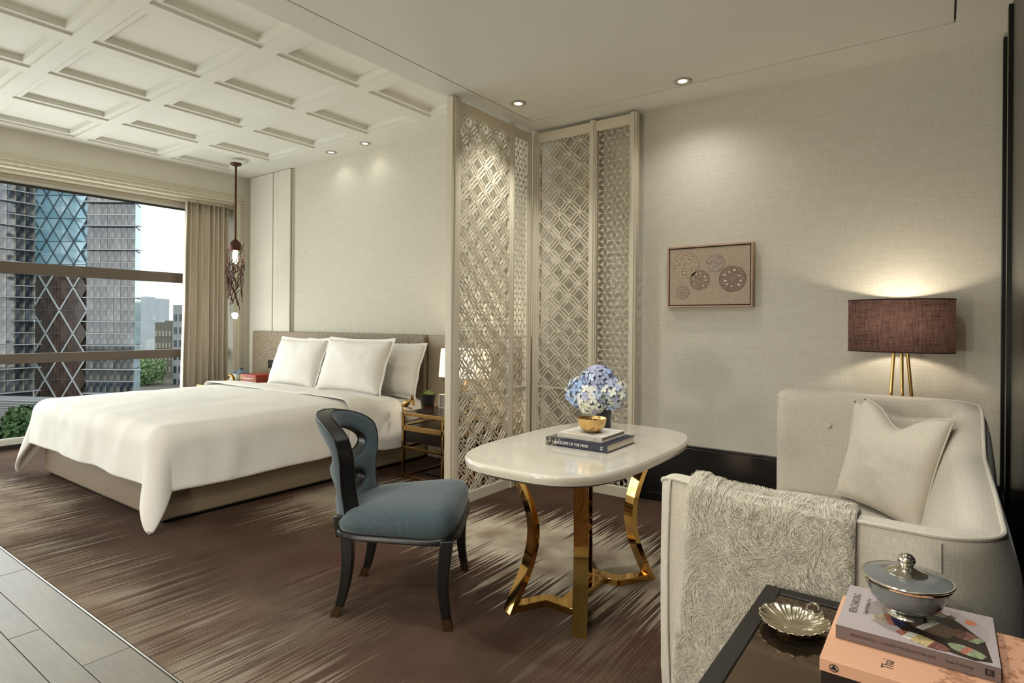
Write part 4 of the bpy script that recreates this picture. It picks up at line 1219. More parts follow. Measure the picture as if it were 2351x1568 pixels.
# seams down the outside of the arm corner
for i in (17, 60):
    p, t, n, h, ti, tb, bul = sofa_station(i)
    MB().tube([(p.x + n.x * (o + .001), p.y + n.y * (o + .001), z) for o, z in sofa_prof(h, ti, tb, bul)[1:7]], .0015, 5).build('seam', mat('seam_thread', '#7d7566', .9), sf_)
so_ = MB()
def seat_top(u, v):
    x = lerp(-.80, -.03, u); yv = lerp(1.99, 3.52, v)
    e = min(1, (1 - (2 * u - 1) ** 8)) * min(1, (1 - (2 * v - 1) ** 10))
    return (x, yv, .285 + .095 * max(0, e) ** .35 + .012 * (1 - (2 * v - 1) ** 2))
so_.grid(seat_top, 40, 48)
so_.box((-.795, 1.99, .05), (-.05, 3.52, .29))
so_.build('seat', M_SOFA, sf_, smooth=True, ang=60)
B((-.72, 2.02, 0), (.05, 3.5, .05)).build('plinth', M_BLACK, sf_)
for yv, zb_ in ((3.482, .727),):
    bx = -.486
    MB().lathe([(.001, .006), (.008, .005), (.011, 0), (.0115, -.004)], (0, 0, 0), 16, cap0=False, cap1=False).build('button', M_SOFA, sf_, smooth=True, local=True)
    bo = [o for o in sf_.children if o.name.startswith('button')][-1]
    bo.rotation_euler = (PI / 2, 0, 0); bo.location = Vector((bx, 3.488, zb_)) - sf_.location

# cushions
M_CUSH = weave('cream_cushion', '#c9c1b0', '#dad2c2', 300, sheen=.25, bump=.2, dist=.001)
cushion('cushion', 'cream cushion tucked behind the front cushion in the sofa corner', 'cushion', (-.208, 3.447, .612), .200, .235, .052, -.083, -.041, M_CUSH, roll=.14, seed=3, piping=M_CUSH, chop=.02)
cushion('cushion', 'large cream cushion with dented top at the front of the sofa corner', 'cushion', (-.201, 3.236, .635), .250, .250, .085, -.265, -.750, M_CUSH, roll=.066, seed=8, chop=.085, piping=M_CUSH)

# ------------------------------------------------------------------ wool throw over the arm
def wool():
    k = NT('mohair_wool')
    n = k.noise(k.coord(), 22, 4, .6); v = k.noise(k.coord(), 160, 3, .7)
    k.set(Base_Color=k.mix(.45, k.ramp(n, [(.35, '#a0978a'), (.6, '#d6cebd')]), k.ramp(v, [(.3, '#8d8470'), (.65, '#dcd4c1')])), Roughness=1.0, Sheen_Weight=.6, Sheen_Roughness=.4)
    k.bump(v, .8, .012)
    return k.m
M_WOOL = wool()
tw = thing('throw_blanket', 'fluffy beige mohair throw draped over the low sofa arm', 'throw', (-.45, 1.95, 0))
TX0, TX1 = -.675, -.195
def throw_prof(x):
    # find a station on the near arm with about this x
    i = min(range(0, 17), key=lambda q: abs(SP[q][0] - x))
    p, t, n, h, ti, tb, bul = sofa_station(i)
    pr = sofa_prof(h, ti, tb, bul)
    yb = lerp(1.925, 1.885, (x + .735) / .705)
    return [(yb - o, z) for o, z in pr]
def throw_pt(u, v):
    x = lerp(TX0, TX1, u)
    pr = throw_prof(x)
    # from inside seat, over the arm, down the outside
    path = [pr[14], pr[13], pr[12], pr[11], pr[10], pr[9], pr[8], pr[7], pr[6], pr[5], pr[4], pr[3], pr[2], pr[1]]
    path = [(a, max(b, .39)) if q < 2 else (a, b) for q, (a, b) in enumerate(path)]
    L = [0]
    for (a, b), (c, d) in zip(path, path[1:]): L.append(L[-1] + math.hypot(c - a, d - b))
    s_ = v * L[-1]
    for q in range(len(L) - 1):
        if L[q + 1] >= s_ - 1e-9:
            f = (s_ - L[q]) / max(1e-9, L[q + 1] - L[q]); yv = lerp(path[q][0], path[q + 1][0], f); z = lerp(path[q][1], path[q + 1][1], f)
            d = Vector((path[q + 1][0] - path[q][0], path[q + 1][1] - path[q][1])).normalized(); break
    nrm = Vector((d.y, -d.x))
    if nrm.y < 0 and v < .5 and False: nrm = -nrm
    off = .014 + .003 * noise.noise(Vector((x * 9, v * 9, 2))) + .002 * math.sin(u * 19 + v * 3)
    e = min(u, 1 - u); off *= .55 + .45 * min(1, e / .04)
    hang = smooth01((v - .5) / .5)
    xs_ = x + (.02 * math.sin(v * 4 + 1) - .03 * (1 - u)) * hang
    return (xs_, yv - nrm.x * off * -1 if False else yv + nrm.x * off, z + nrm.y * off), nrm
def thr(u, v):
    return throw_pt(u, v)[0]
# orientation check: the cloth must lie outside the arm
(q0, n0) = throw_pt(.5, .45)
FL = 1
if n0.y < 0: FL = -1
def thr(u, v):
    (p, nn) = throw_pt(u, v)
    if FL == 1: return p
    base = (p[0], p[1] - nn.x * 2 * .016, p[2] - nn.y * 2 * .016)
    return base
tmesh = MB().grid(thr, 60, 90).build('cloth', M_WOOL, tw, smooth=True, ang=180, fix=False)
s = tmesh.modifiers.new('sol', 'SOLIDIFY'); s.thickness = .010; s.offset = 0
rr = random.Random(17)
fz = MB()
swirls = [(rr.random(), .2 + .8 * rr.random(), rr.uniform(.06, .12)) for _ in range(26)]
for i in range(22000):
    u, v = rr.random(), .12 + .88 * rr.random()
    # fibres curl around swirl centres, like the looped wool
    cu, cv_, cr_ = min(swirls, key=lambda s_: ((s_[0] - u) * .48) ** 2 + ((s_[1] - v) * 1.1) ** 2)
    ang = math.atan2((v - cv_) * 1.1, (u - cu) * .48) + PI / 2 + rr.uniform(-.5, .5)
    L = rr.uniform(.012, .03)
    du, dv = math.cos(ang) * L / .48, math.sin(ang) * L / 1.1
    pts = []
    for t in (0, .35, .7, 1.0):
        uu, vv = u + du * t, v + dv * t
        if not (0 <= uu <= 1 and 0 <= vv <= 1): pts = None; break
        p, nn = throw_pt(uu, vv); b = Vector(thr(uu, vv)); nv = Vector((0, nn.x, nn.y)) * FL
        pts.append(b + nv * (.006 + .009 * math.sin(t * PI) * rr.uniform(.4, 1.2)))
    if not pts: continue
    w_ = .00045
    side = (pts[-1] - pts[0]).cross(nv); side = side.normalized() * w_ if side.length > 1e-9 else Vector((w_, 0, 0))
    vs = []
    for p in pts: vs += [p - side, p + side]
    fz.add(vs, [(0, 1, 3, 2), (2, 3, 5, 4), (4, 5, 7, 6)])
tag(fz.build('wool_fibres', mat('wool_fibre', '#dcd4c3', 1.0, var=.15, vscale=30), tw, fix=False), kind='stuff')

# ------------------------------------------------------------------ side table with mirror top
M_BRMIR = mat('bronze_mirror', '#6a5a48', .06, metal=.9)
st = thing('side_table', 'black side table with bronze mirror top beside the sofa arm', 'side table', (-.10, 1.5, 0))
X0, X1, Y0, Y1, ZT = -.414, .215, 1.13, 1.832, .50
fr = .042
for a, b in (((X0, Y0, ZT - .035), (X0 + fr, Y1, ZT)), ((X1 - fr, Y0, ZT - .035), (X1, Y1, ZT)), ((X0 + fr, Y1 - fr, ZT - .035), (X1 - fr, Y1, ZT)), ((X0 + fr, Y0, ZT - .035), (X1 - fr, Y0 + fr, ZT))):
    B(a, b).build('top_rail', M_BLACK, st, bevel=.002)
B((X0 + fr - .002, Y0 + fr - .002, ZT - .03), (X1 - fr + .002, Y1 - fr + .002, ZT - .004)).build('mirror_top', M_BRMIR, st)
for x in (X0, X1 - .04):
    for yv in (Y0, Y1 - .04):
        B((x, yv, 0), (x + .04, yv + .04, ZT - .035)).build('leg', M_BLACK, st, bevel=.002)
for yv in (Y0 + .005, Y1 - .035):
    B((X0 + .04, yv, .1), (X1 - .04, yv + .03, .13)).build('stretcher', M_BLACK, st, bevel=.002)

book('book', 'thick dark brown book lying under the pink book', -.205, 1.384, .150, 1.73, .4965, .5335, mat('dark_brown_cover', '#20140f', .45), 'books on the side table')
k = NT('pink_cover')
c_ = k.n('ShaderNodeTexCoord'); sp = k.n('ShaderNodeSeparateXYZ'); k.l(c_.outputs['Object'], sp.inputs[0])
v = k.n('ShaderNodeTexVoronoi'); v.inputs['Scale'].default_value = 34; wv = k.n('ShaderNodeMapping'); k.l(k.coord((1, 1, 0)), wv.inputs[0])
nn = k.noise(k.coord((1, 1, 0)), 30, 3)
k.l(k.mix(.12, k.coord((1, 1, 0)), nn), v.inputs['Vector'])
mot = k.math('LESS_THAN', v.outputs['Distance'], k.math('MULTIPLY', nn, .95))
reg = k.math('GREATER_THAN', k.math('ADD', sp.outputs[0], k.math('MULTIPLY', nn, .12)), .085)
k.set(Base_Color=k.mix(k.math('MULTIPLY', k.math('MULTIPLY', mot, reg), .85), '#d7a382', '#a87659'), Roughness=.55)
M_PINK = k.m
pk = book('book', 'large salmon pink book with printed flowers under the porcelain book', -.207, 1.380, .152, 1.735, .5340, .5600, M_PINK, 'books on the side table', .002)
text('title', 'Thai', .030, M_TXTK, pk, rot_up(-.062, -.122, .0262, PI / 2 + .0), .8)
em = MB()
em.add([(-.153 + .010 * math.cos(2 * PI * q / 18) * .9, -.1780, .0125 + .008 * math.sin(2 * PI * q / 18)) for q in range(18)] + [(-.153 + .0075 * math.cos(2 * PI * q / 18), -.1780, .0125 + .006 * math.sin(2 * PI * q / 18)) for q in range(18)],
       [(q, (q + 1) % 18, 18 + (q + 1) % 18, 18 + q) for q in range(18)])
em.add([(-.160, -.1781, .009), (-.146, -.1781, .009), (-.149, -.1781, .013), (-.153, -.1781, .0195), (-.157, -.1781, .013)], [(0, 1, 2, 3, 4)])
em.build('emblem', M_TXTK, pk, local=True, fix=False)

# paperback with printed jars on the cover
k = NT('lilac_cover'); k.set(Base_Color=srgb('#b3a7a6'), Roughness=.35); M_LILAC = k.m
bn = book('book', 'lilac grey porcelain paperback with painted jars on its cover, topmost of its pile', -.192, 1.490, .092, 1.740, .5605, .5890, M_LILAC, 'books on the side table', .0012, mat('mauve_spine', '#6f5f5c', .45))
M_TXTD = mat('brown_print', '#3a2c2a', .6)
text('title', 'BENCHARONG', .0235, M_TXTD, bn, rot_up(-.118, .018, .0287, PI / 2), .72)
text('subtitle', 'Chinese Porcelain for Siam', .0125, mat('grey_print', '#6d6264', .6), bn, rot_up(-.094, .015, .0287, PI / 2), .72)
text('spine_title', 'BENCHARONG  \u2022  CHINESE PORCELAIN FOR SIAM', .0085, M_TXTD, bn, rot_front(-.037, -.1253, .0145), .80)
text('spine_author', 'Dawn F. Rooney', .0085, M_TXTD, bn, rot_front(.077, -.1253, .0145), .80)
MB().add([(.117, -.1253, .008), (.132, -.1253, .008), (.132, -.1253, .021), (.117, -.1253, .021)], [(0, 1, 2, 3)]).build('publisher_mark', M_TXTK, bn, local=True, fix=False)
text('publisher_letter', 'R', .012, mat('mauve_spine', '#6f5f5c'), bn, rot_front(.1245, -.1255, .0145))
# printed jar picture: dark backdrop shape and jars, flat on the cover (book-local coordinates)
def flat(pts, z, name, m): return MB().add([(x, yv, z) for x, yv in pts], [tuple(range(len(pts)))]).build(name, m, bn, local=True, fix=False)
flat([(-.085, .124), (-.055, .055), (-.045, -.03), (-.02, -.07), (.03, -.105), (.100, -.122), (.130, -.110), (.122, -.02), (.085, .04), (.03, .10), (-.02, .124)], .02860, 'picture_ground', mat('print_dark', '#2e211c', .35))
def jar_print(p, q, wds, cols, nm):
    p, q = Vector(p), Vector(q); d = (q - p); L = d.length; d.normalize(); n_ = Vector((-d.y, d.x)); K = len(wds) - 1
    for i in range(K):
        a, b = p + d * (L * i / K), p + d * (L * (i + 1) / K)
        flat([tuple(a + n_ * wds[i]), tuple(a - n_ * wds[i]), tuple(b - n_ * wds[i + 1]), tuple(b + n_ * wds[i + 1])], .02875 + .00002 * i, 'printed_jar', cols[i % len(cols)])
def speck(nm, c, v_, sc): return mat(nm, c, .35, var=v_, vscale=sc)
J1 = [speck('jp_floral', '#b9a58a', .6, 130), speck('jp_red', '#a8695a', .55, 150), speck('jp_yellow', '#c3ae7c', .45, 140), speck('jp_navy', '#2c3152', .4, 120), speck('jp_brown', '#6b5142', .55, 150), speck('jp_cream', '#d8d2c4', .2, 60), speck('jp_green', '#8f9a78', .4, 90), speck('jp_maroon', '#7d5148', .6, 160)]
jar_print((-.088, -.038), (-.020, -.020), [.012, .013, .016, .026, .030, .028, .018], [J1[5], J1[0], J1[0], J1[1], J1[3], J1[3]], 'a')
jar_print((-.030, -.075), (.060, -.108), [.006, .017, .021, .021, .020, .017, .008], [J1[1], J1[5], J1[2], J1[2], J1[7], J1[7]], 'b')
jar_print((-.010, .010), (.070, -.030), [.018, .030, .034, .034, .033, .030, .020], [J1[4], J1[4], J1[5], J1[4], J1[4], J1[4]], 'c')
jar_print((.066, .000), (.115, -.030), [.016, .022, .022, .018, .012], [J1[7], J1[7], J1[7], J1[6]], 'd')
jar_print((.060, -.072), (.118, -.098), [.004, .016, .019, .019, .016, .010], [J1[6], J1[6], J1[1], J1[6], J1[6]], 'e')
jar_print((.030, .080), (.070, .060), [.012, .018, .016, .012], [J1[1], J1[5], J1[4]], 'f')
MB().add([(.100 + .011 * math.cos(2 * PI * q / 20), .062 + .013 * math.sin(2 * PI * q / 20), .0288) for q in range(20)], [tuple(range(20))]).build('sticker', mat('orange_sticker', '#d07a55', .5), bn, local=True, fix=False)

# lidded bowl
lb = thing('lidded_bowl', 'blue grey lidded bowl with silver rim and knob on the porcelain book', 'bowl', (-.068, 1.632, .5895))
c = (-.068, 1.632, .5895)
M_SILV = mat('silver', '#d9d3c5', .10, metal=1.0); M_GREYB = mat('blue_grey_glaze', '#6d7070', .16, var=.08, vscale=10, Coat_Weight=.5)
MB().lathe([(.038, 0), (.040, .003), (.036, .010), (.031, .015)], c, 36).build('foot', M_SILV, lb, smooth=True)
MB().lathe([(.030, .014), (.052, .022), (.070, .040), (.079, .062), (.082, .078)], c, 48).build('body', M_GREYB, lb, smooth=True)
MB().lathe([(.082, .077), (.087, .079), (.0875, .083), (.083, .085)], c, 48).build('rim', M_SILV, lb, smooth=True)
lid = MB().lathe([(.089, .086), (.089, .089), (.070, .0935), (.045, .097), (.001, .099)], c, 48, cap1=False).build('lid', M_GREYB, lb, smooth=True)
ringpts = [(c[0] + .089 * math.cos(2 * PI * q / 48), c[1] + .089 * math.sin(2 * PI * q / 48), c[2] + .0875) for q in range(48)]
MB().tube(ringpts, .0024, 6, closed=True).build('lid_rim', M_SILV, lid, smooth=True)
MB().lathe([(.041, .0965), (.041, .099), (.028, .104), (.016, .110), (.012, .114), (.0155, .118), (.018, .125), (.0165, .133), (.010, .140), (.001, .142)], c, 32, cap1=False).build('knob', M_SILV, lid, smooth=True)

# silver leaf dish
ld = thing('leaf_dish', 'scalloped silver leaf dish with curled handle on the mirror table', 'dish', (-.300, 1.612, .4965))
def leafd(u, v):
    th = 2 * PI * v; R = .079 * (1 + .05 * math.sin(th * 3) + .045 * abs(math.sin(th * 8.5)) + .02 * math.sin(th * 17))
    r = R * u
    z = .007 + .018 * u ** 2.6 + (.0014 * math.sin(th * 17) * u ** 3) + .0012 * math.sin(th * 34) * u
    return (-.300 + r * math.cos(th), 1.612 + r * math.sin(th), .4965 + z)
ld_o = MB().grid(leafd, 16, 136, cv=True).build('bowl', mat('crinkled_silver', '#cfc5ae', .2, metal=1.0, bump=.25, bscale=45, bdist=.004), ld, smooth=True, ang=180, fix=False)
ld_o.modifiers.new('sol', 'SOLIDIFY').thickness = .0015
MB().lathe([(.04, .4965), (.042, .500), (.034, .5045)], (-.300, 1.612, 0), 28).build('foot', M_SILV, ld, smooth=True)
hp = [(-.262 + .012 * math.cos(a) * (1 + .1 * a), 1.655 + .012 * math.sin(a), .527 + .012 + .010 * math.sin(a)) for a in [i * .45 for i in range(16)]]
MB().tube(hp, [.0028] * 15 + [.0016], 7).build('handle', M_SILV, ld, smooth=True)

# ------------------------------------------------------------------ floor lamp behind the sofa
LX, LY = -.200, 3.865
fl_ = thing('floor_lamp', 'tripod floor lamp with brown oval linen shade behind the sofa', 'floor lamp', (LX, LY, 0))
def shade_mat():
    k = NT('brown_linen_shade')
    a = k.noise(k.coord((6, 6, 220)), 2.2, 3, .7); b = k.noise(k.coord((200, 200, 6)), 2.2, 2, .6)
    h = k.math('MULTIPLY', k.math('ADD', a, b), .5)
    c = k.ramp(h, [(.40, '#2e211e'), (.56, '#5f4a44')])
    df = k.n('ShaderNodeBsdfDiffuse'); tl = k.n('ShaderNodeBsdfTranslucent'); ms = k.n('ShaderNodeMixShader'); ms.inputs[0].default_value = .25
    k.l(c, df.inputs[0]); k.l(c, tl.inputs[0]); k.l(df.outputs[0], ms.inputs[1]); k.l(tl.outputs[0], ms.inputs[2]); k.l(ms.outputs[0], k.out.inputs['Surface'])
    return k.m
SA, SB, SZ0, SZ1 = .246, .155, 1.112, 1.392
o = MB().lathe([(1, SZ0), (1, SZ0 + .09), (1, SZ0 + .18), (1, SZ1)], (LX, LY, 0), 56, SA, SB, cap0=False, cap1=False).build('shade', shade_mat(), fl_, smooth=True)
for z, nm in ((SZ0, 'hem'), (SZ1, 'hem')):
    MB().tube([(LX + SA * math.cos(2 * PI * q / 56), LY + SB * math.sin(2 * PI * q / 56), z) for q in range(56)], .0035, 6, closed=True).build(nm, mat('dark_hem', '#2a1a16', .8), o, smooth=True)
for (tx, ty), (bx, by) in (((-.022, -.01), (-.085, -.06)), ((.010, -.02), (.03, -.105)), ((.030, .01), (.13, .03))):
    MB().tube([(LX + tx, LY + ty, 1.17), (LX + bx, LY + by, 0)], [.0085, .0095], 12).build('leg', M_BRASS, fl_, smooth=True)
MB().lathe([(.03, 1.15), (.034, 1.16), (.034, 1.175), (.012, 1.19), (.010, 1.22)], (LX, LY, 0), 20).build('hub', M_BRASS, fl_, smooth=True)
MB().lathe([(.008, 1.21), (.022, 1.235), (.028, 1.26), (.02, 1.285), (.001, 1.295)], (LX, LY, 0), 16, cap1=False).build('bulb', emis('shade_bulb', '#ffe2b8', 6), fl_, smooth=True)
point('shade_light', (LX, LY, 1.27), 17, .035, WARM)

# ------------------------------------------------------------------ framed picture
PX0, PX1, PZ0, PZ1, PYF = -1.575, -1.003, 1.368, 1.788, 4.005
pc = thing('framed_picture', 'framed painting of lotus root slices on the grasscloth wall', 'painting', ((PX0 + PX1) / 2, 4.05, (PZ0 + PZ1) / 2))
M_FRW = mat('pale_oak_frame', '#b8987d', .5, var=.1, vscale=10); f_ = .011
for a, b in (((PX0, PYF, PZ0), (PX0 + f_, 4.05, PZ1)), ((PX1 - f_, PYF, PZ0), (PX1, 4.05, PZ1)), ((PX0 + f_, PYF, PZ1 - f_), (PX1 - f_, 4.05, PZ1)), ((PX0 + f_, PYF, PZ0), (PX1 - f_, 4.05, PZ0 + f_))):
    B(a, b).build('frame', M_FRW, pc, bevel=.0015)
B((PX0 + f_, PYF + .02, PZ0 + f_), (PX1 - f_, 4.048, PZ1 - f_)).build('backing', mat('frame_gap', '#2c1a14', .8), pc)
cv = B((PX0 + f_ + .007, PYF + .006, PZ0 + f_ + .007), (PX1 - f_ - .007, PYF + .03, PZ1 - f_ - .007)).build('canvas', weave('primed_canvas', '#a89684', '#bba996', 320, bump=.15), pc)
M_HOLE = mat('lotus_hole', '#cdbfa9', .8); MI = {}
def lotus(cx, cz, r, col, rimc, nh, seed, dark=.0):
    rr = random.Random(seed); n = 40
    pts = [(cx + r * (1 + .05 * noise.noise(Vector((math.cos(2 * PI * q / n) * 2, math.sin(2 * PI * q / n) * 2, seed)))) * math.cos(2 * PI * q / n), cz + r * .98 * (1 + .05 * noise.noise(Vector((q * .3, seed, 1)))) * math.sin(2 * PI * q / n)) for q in range(n)]
    yv = PYF + .0055
    slab_xz([(cx + (x - cx) * 1.03, cz + (z - cz) * 1.03) for x, z in pts], yv - .0004, yv).build('slice_rim', mat('lotus_rim' + rimc, rimc, .8, var=.4, vscale=70), cv)
    slab_xz(pts, yv - .0010, yv - .0004).build('lotus_slice', mat('lotus' + col, col, .8, var=.22, vscale=60), cv)
    for q in range(nh):
        a = 2 * PI * q / nh + seed; a += rr.uniform(-.15, .15); q_ = rr.uniform(.55, .72); hx, hz = cx + r * q_ * math.cos(a), cz + r * q_ * math.sin(a); hr = r * rr.uniform(.09, .16)
        for sc_, yo, mm in ((1.25, .0014, mat('lotus_ring', '#5d4a40', .8)), (.95, .0018, M_HOLE)):
            slab_xz([(hx + hr * sc_ * (1 + .3 * math.cos(2 * (2 * PI * e / 14 - a))) * math.cos(2 * PI * e / 14), hz + hr * sc_ * .8 * math.sin(2 * PI * e / 14)) for e in range(14)], yv - yo, yv - .0008).build('slice_hole', mm, cv)
def pu(fx, fz): return (lerp(PX0, PX1, fx), lerp(PZ0, PZ1, fz))
for fx, fz, r, col, rc, nh, sd in ((.225, .69, .090, '#b4a08c', '#8f7a69', 9, 1), (.58, .70, .060, '#a8968a', '#86735f', 7, 2), (.395, .44, .066, '#937f70', '#5f4c43', 8, 3), (.775, .44, .085, '#8d786a', '#564339', 9, 4), (.19, .245, .046, '#a08e7c', '#7d6a5b', 8, 5)):
    lotus(*pu(fx, fz), r, col, rc, nh, sd)
# ------------------------------------------------------------------ outside the window
GZ = -15.0
struct('ground_street', B((-420, -260, GZ - 1), (-12, 420, GZ)), mat('street_paving', '#6a6862', .9, var=.2, vscale=.1), 'grey street and paving far below')
def facade_glass():
    k = NT('office_glass')
    oi = k.n('ShaderNodeObjectInfo')
    n = k.noise(k.coord((2.6, 2.6, .8)), .55, 5, .6)
    refl_tones = k.ramp(n, [(.36, '#0c1014'), (.47, '#232c33'), (.54, '#4e5a62'), (.60, '#857f6c'), (.68, '#b3ab95')])
    t = k.ramp(oi.outputs['Random'], [(0, '#161c22'), (.4, '#3f4a52'), (.75, '#66686a'), (1, '#8e989c')])
    k.set(Base_Color=k.mix(.35, refl_tones, t), Roughness=.05, Metallic=.0, IOR=1.8, Specular_IOR_Level=.8)
    k.bump(k.noise(k.coord((1, 1, .4)), .8, 3), .06, .3)
    return k.m
M_OFF = facade_glass()
M_SLAB = mat('white_slab_edge', '#c4c8ca', .6); M_FIN = mat('sunshade_metal', '#aab0b4', .5, metal=.2)
M_CORE = mat('tower_core', '#3a3f42', .8)
def tower(label, p0, p1, z0, z1, pitch, depth, ncol, overhang=(0, 0), seed=1, cat='building', tint=None, skew=-.55):
    p0, p1 = Vector(p0), Vector(p1); d = (p1 - p0); d.z = 0; L = d.length; d.normalize()
    t = thing('office_tower', label, cat, (p0.x, p0.y, z0), math.atan2(d.y, d.x))
    # local: x along the face, y into the building, z up from the base
    H_ = z1 - z0
    kb = depth * skew
    MB().add([(.05, .25, 0), (L - .05, .25, 0), (L - .05 + kb, depth, 0), (kb, depth, 0), (.05, .25, H_), (L - .05, .25, H_), (L - .05 + kb, depth, H_), (kb, depth, H_)],
             [(0, 3, 2, 1), (4, 5, 6, 7), (0, 1, 5, 4), (1, 2, 6, 5), (2, 3, 7, 6), (3, 0, 4, 7)]).build('core', M_CORE, t, local=True)
    nfl = int(H_ / pitch)
    pane = MB().box((.03, 0, .12), (L / ncol - .03, .12, pitch / 2 - .08)).mesh('pane'); pane.materials.append(M_OFF)
    side = MB().add([(0, 0, .1), (.15, 0, .1), (.15 + kb, depth, .1), (kb, depth, .1), (0, 0, pitch - .1), (.15, 0, pitch - .1), (.15 + kb, depth, pitch - .1), (kb, depth, pitch - .1)], [(0, 3, 2, 1), (4, 5, 6, 7), (0, 1, 5, 4), (1, 2, 6, 5), (2, 3, 7, 6), (3, 0, 4, 7)]).mesh('side_pane'); side.materials.append(mat('side_glass', '#8fa9b0', .1, Specular_IOR_Level=.8))
    slab = MB().box((-.02, -.10, -.06), (L + .05, .3, .06)).mesh('slab'); slab.materials.append(M_SLAB)
    fin = MB().box((-overhang[0], -1.1, -.07), (L + overhang[1], .2, .07)).mesh('sunshade'); fin.materials.append(M_FIN)
    for i in range(nfl):
        z = i * pitch
        vis = -13 < z0 + z < 36
        for h in (0, pitch / 2):
            if not vis: continue
            for c in range(ncol):
                o = bpy.data.objects.new('pane', pane); COL.objects.link(o); o.parent = t; o.location = (c * L / ncol, 0, z + h)
        if not vis: continue
        o = bpy.data.objects.new('slab', slab); COL.objects.link(o); o.parent = t; o.location = (0, 0, z + pitch / 2)
        o = bpy.data.objects.new('sunshade', fin); COL.objects.link(o); o.parent = t; o.location = (0, 0, z)
        o = bpy.data.objects.new('side_pane', side); COL.objects.link(o); o.parent = t; o.location = (L - .05, .1, z)
    return t
tower('glass office tower with sunshades beside the diagrid atrium, partly hidden by the window edge', dirpt(-130, 92), dirpt(79, 103), GZ, 42, 4.0, 6, 9, (0, .6))
tower('glass office tower with sunshades before the open sky', dirpt(198, 100), dirpt(307, 100), GZ, 42, 4.0, 5.5, 7, (0, 1.2), skew=-.44)
# diagrid atrium between the two towers
A0, A1 = dirpt(74, 106, GZ), dirpt(200, 106, GZ)
d = (A1 - A0); LA = d.length
at = thing('diagrid_atrium', 'blue glass atrium with white diagonal lattice between the two towers', 'building', A0, math.atan2(d.y, d.x))
B((0, .6, 0), (LA, 9, 58)).build('core', mat('atrium_core', '#5a4c42', .8), at, local=True)
k = NT('atrium_glass'); oi = k.n('ShaderNodeObjectInfo')
k.set(Base_Color=k.ramp(oi.outputs['Random'], [(0, '#86b2c6'), (1, '#b5d4e0')]), Roughness=.06, Specular_IOR_Level=.9, Metallic=.25); M_ATG = k.m  # pale blue upper panes carry the sky's reflection in their colour
k = NT('atrium_dark_glass'); k.set(Base_Color=k.ramp(k.noise(k.coord((6, 6, .3)), .6, 3), [(.35, '#2c2624'), (.65, '#6a564a')]), Roughness=.12, Specular_IOR_Level=.6); M_ATD = k.m
B((.0, .3, 24.0), (LA, .6, 58)).build('back_glazing', M_ATG, at, local=True)
cw, rh = LA / 2.0, 2.05
rows_ = 26; zbase = 1.5; ZSPLIT = zbase + 11 * rh; SL = rh / (cw / 4)
meshes = {}
for key, pts in (('u', [(0, 0), (cw / 2, 0), (cw / 4, rh)]), ('d', [(0, rh), (cw / 2, rh), (cw / 4, 0)])):
    for mm, nm in ((M_ATG, 'g'), (M_ATD, 'k')):
        mb = MB()
        mb.add([(x, 0, z) for x, z in pts] + [(x, .1, z) for x, z in pts], [(0, 1, 2), (5, 4, 3), (0, 3, 4, 1), (1, 4, 5, 2), (2, 5, 3, 0)])
        me = mb.mesh('atrium_pane'); me.materials.append(mm); meshes[key + nm] = me
for r in range(rows_ - 3):
    z = zbase + r * rh; glz = 'g' if r >= 11 else 'k'
    shift = (r % 2) * cw / 4
    for c in range(-1, 5):
        for key, dx in (('u', 0), ('d', cw / 4)):
            x = c * cw / 2 + shift + dx
            if x < -.01 or x + cw / 2 > LA + .01: continue
            o = bpy.data.objects.new('atrium_pane', meshes[key + glz]); COL.objects.link(o); o.parent = at; o.location = (x, 0, z)
M_DIAG = mat('diagrid_steel', '#c3cacc', .5); M_DIAGT = mat('thin_glazing_bar', '#46565e', .5)
zt = zbase + (rows_ - 3) * rh
def diag(x0, sgn, zlo, zhi, wdt, m):
    # the line x = x0 + sgn * (z - zbase) / SL, kept inside the facade and the height range
    za, zb_ = sorted((zbase + (0 - x0) * sgn * SL, zbase + (LA - x0) * sgn * SL))
    za, zb_ = max(za, zlo), min(zb_, zhi)
    if zb_ - za < .5: return
    MB().bar((x0 + sgn * (za - zbase) / SL, -.08, za), (x0 + sgn * (zb_ - zbase) / SL, -.08, zb_), wdt, .12, up=(0, 1, 0)).build('diagonal', m, at, local=True)
for q in range(-16, 22):
    for sgn in (1, -1):
        x0 = q * cw / 2
        bold = q % 2 == 0
        if bold: diag(x0, sgn, zbase, ZSPLIT, .26, M_DIAG); diag(x0, sgn, ZSPLIT, zt, .16, M_DIAGT)
        else: diag(x0, sgn, ZSPLIT, zt, .09, M_DIAGT)
for r in range(0, rows_ - 3, 2):
    MB().bar((0, -.05, zbase + r * rh), (LA, -.05, zbase + r * rh), .10, .10, up=(0, 1, 0)).build('transom', M_DIAGT if r >= 11 else mat('dark_transom', '#5d5a58', .6), at, local=True)

def block(label, p0, p1, z1, depth, col, wcol, nx, nz, ww=.55, wh=.5, haze=None, name='office_block'):
    p0, p1 = Vector(p0), Vector(p1); d = p1 - p0; d.z = 0; L = d.length
    t = thing(name, label, 'building', (p0.x, p0.y, GZ), math.atan2(d.y, d.x)); Hh = z1 - GZ
    MB().box((0, 0, 0), (L, depth, Hh)).box((L * .2, depth * .2, Hh), (L * .6, depth * .6, Hh + Hh * .03)).build('walls', mat('block' + col, col, .9, var=.06, vscale=.2), t, local=True)
    if nx:
        cwd, chh = L / nx, 3.3
        wm = MB().box((cwd * (1 - ww) / 2, -.12, 0), (cwd * (1 + ww) / 2, .1, chh * wh)).mesh('window'); wm.materials.append(mat('blockwin' + wcol, wcol, .2))
        for i in range(nx):
            for j in range(nz):
                o = bpy.data.objects.new('window', wm); COL.objects.link(o); o.parent = t; o.location = (i * cwd, 0, Hh - 2.4 - j * chh - chh * wh)
    return t
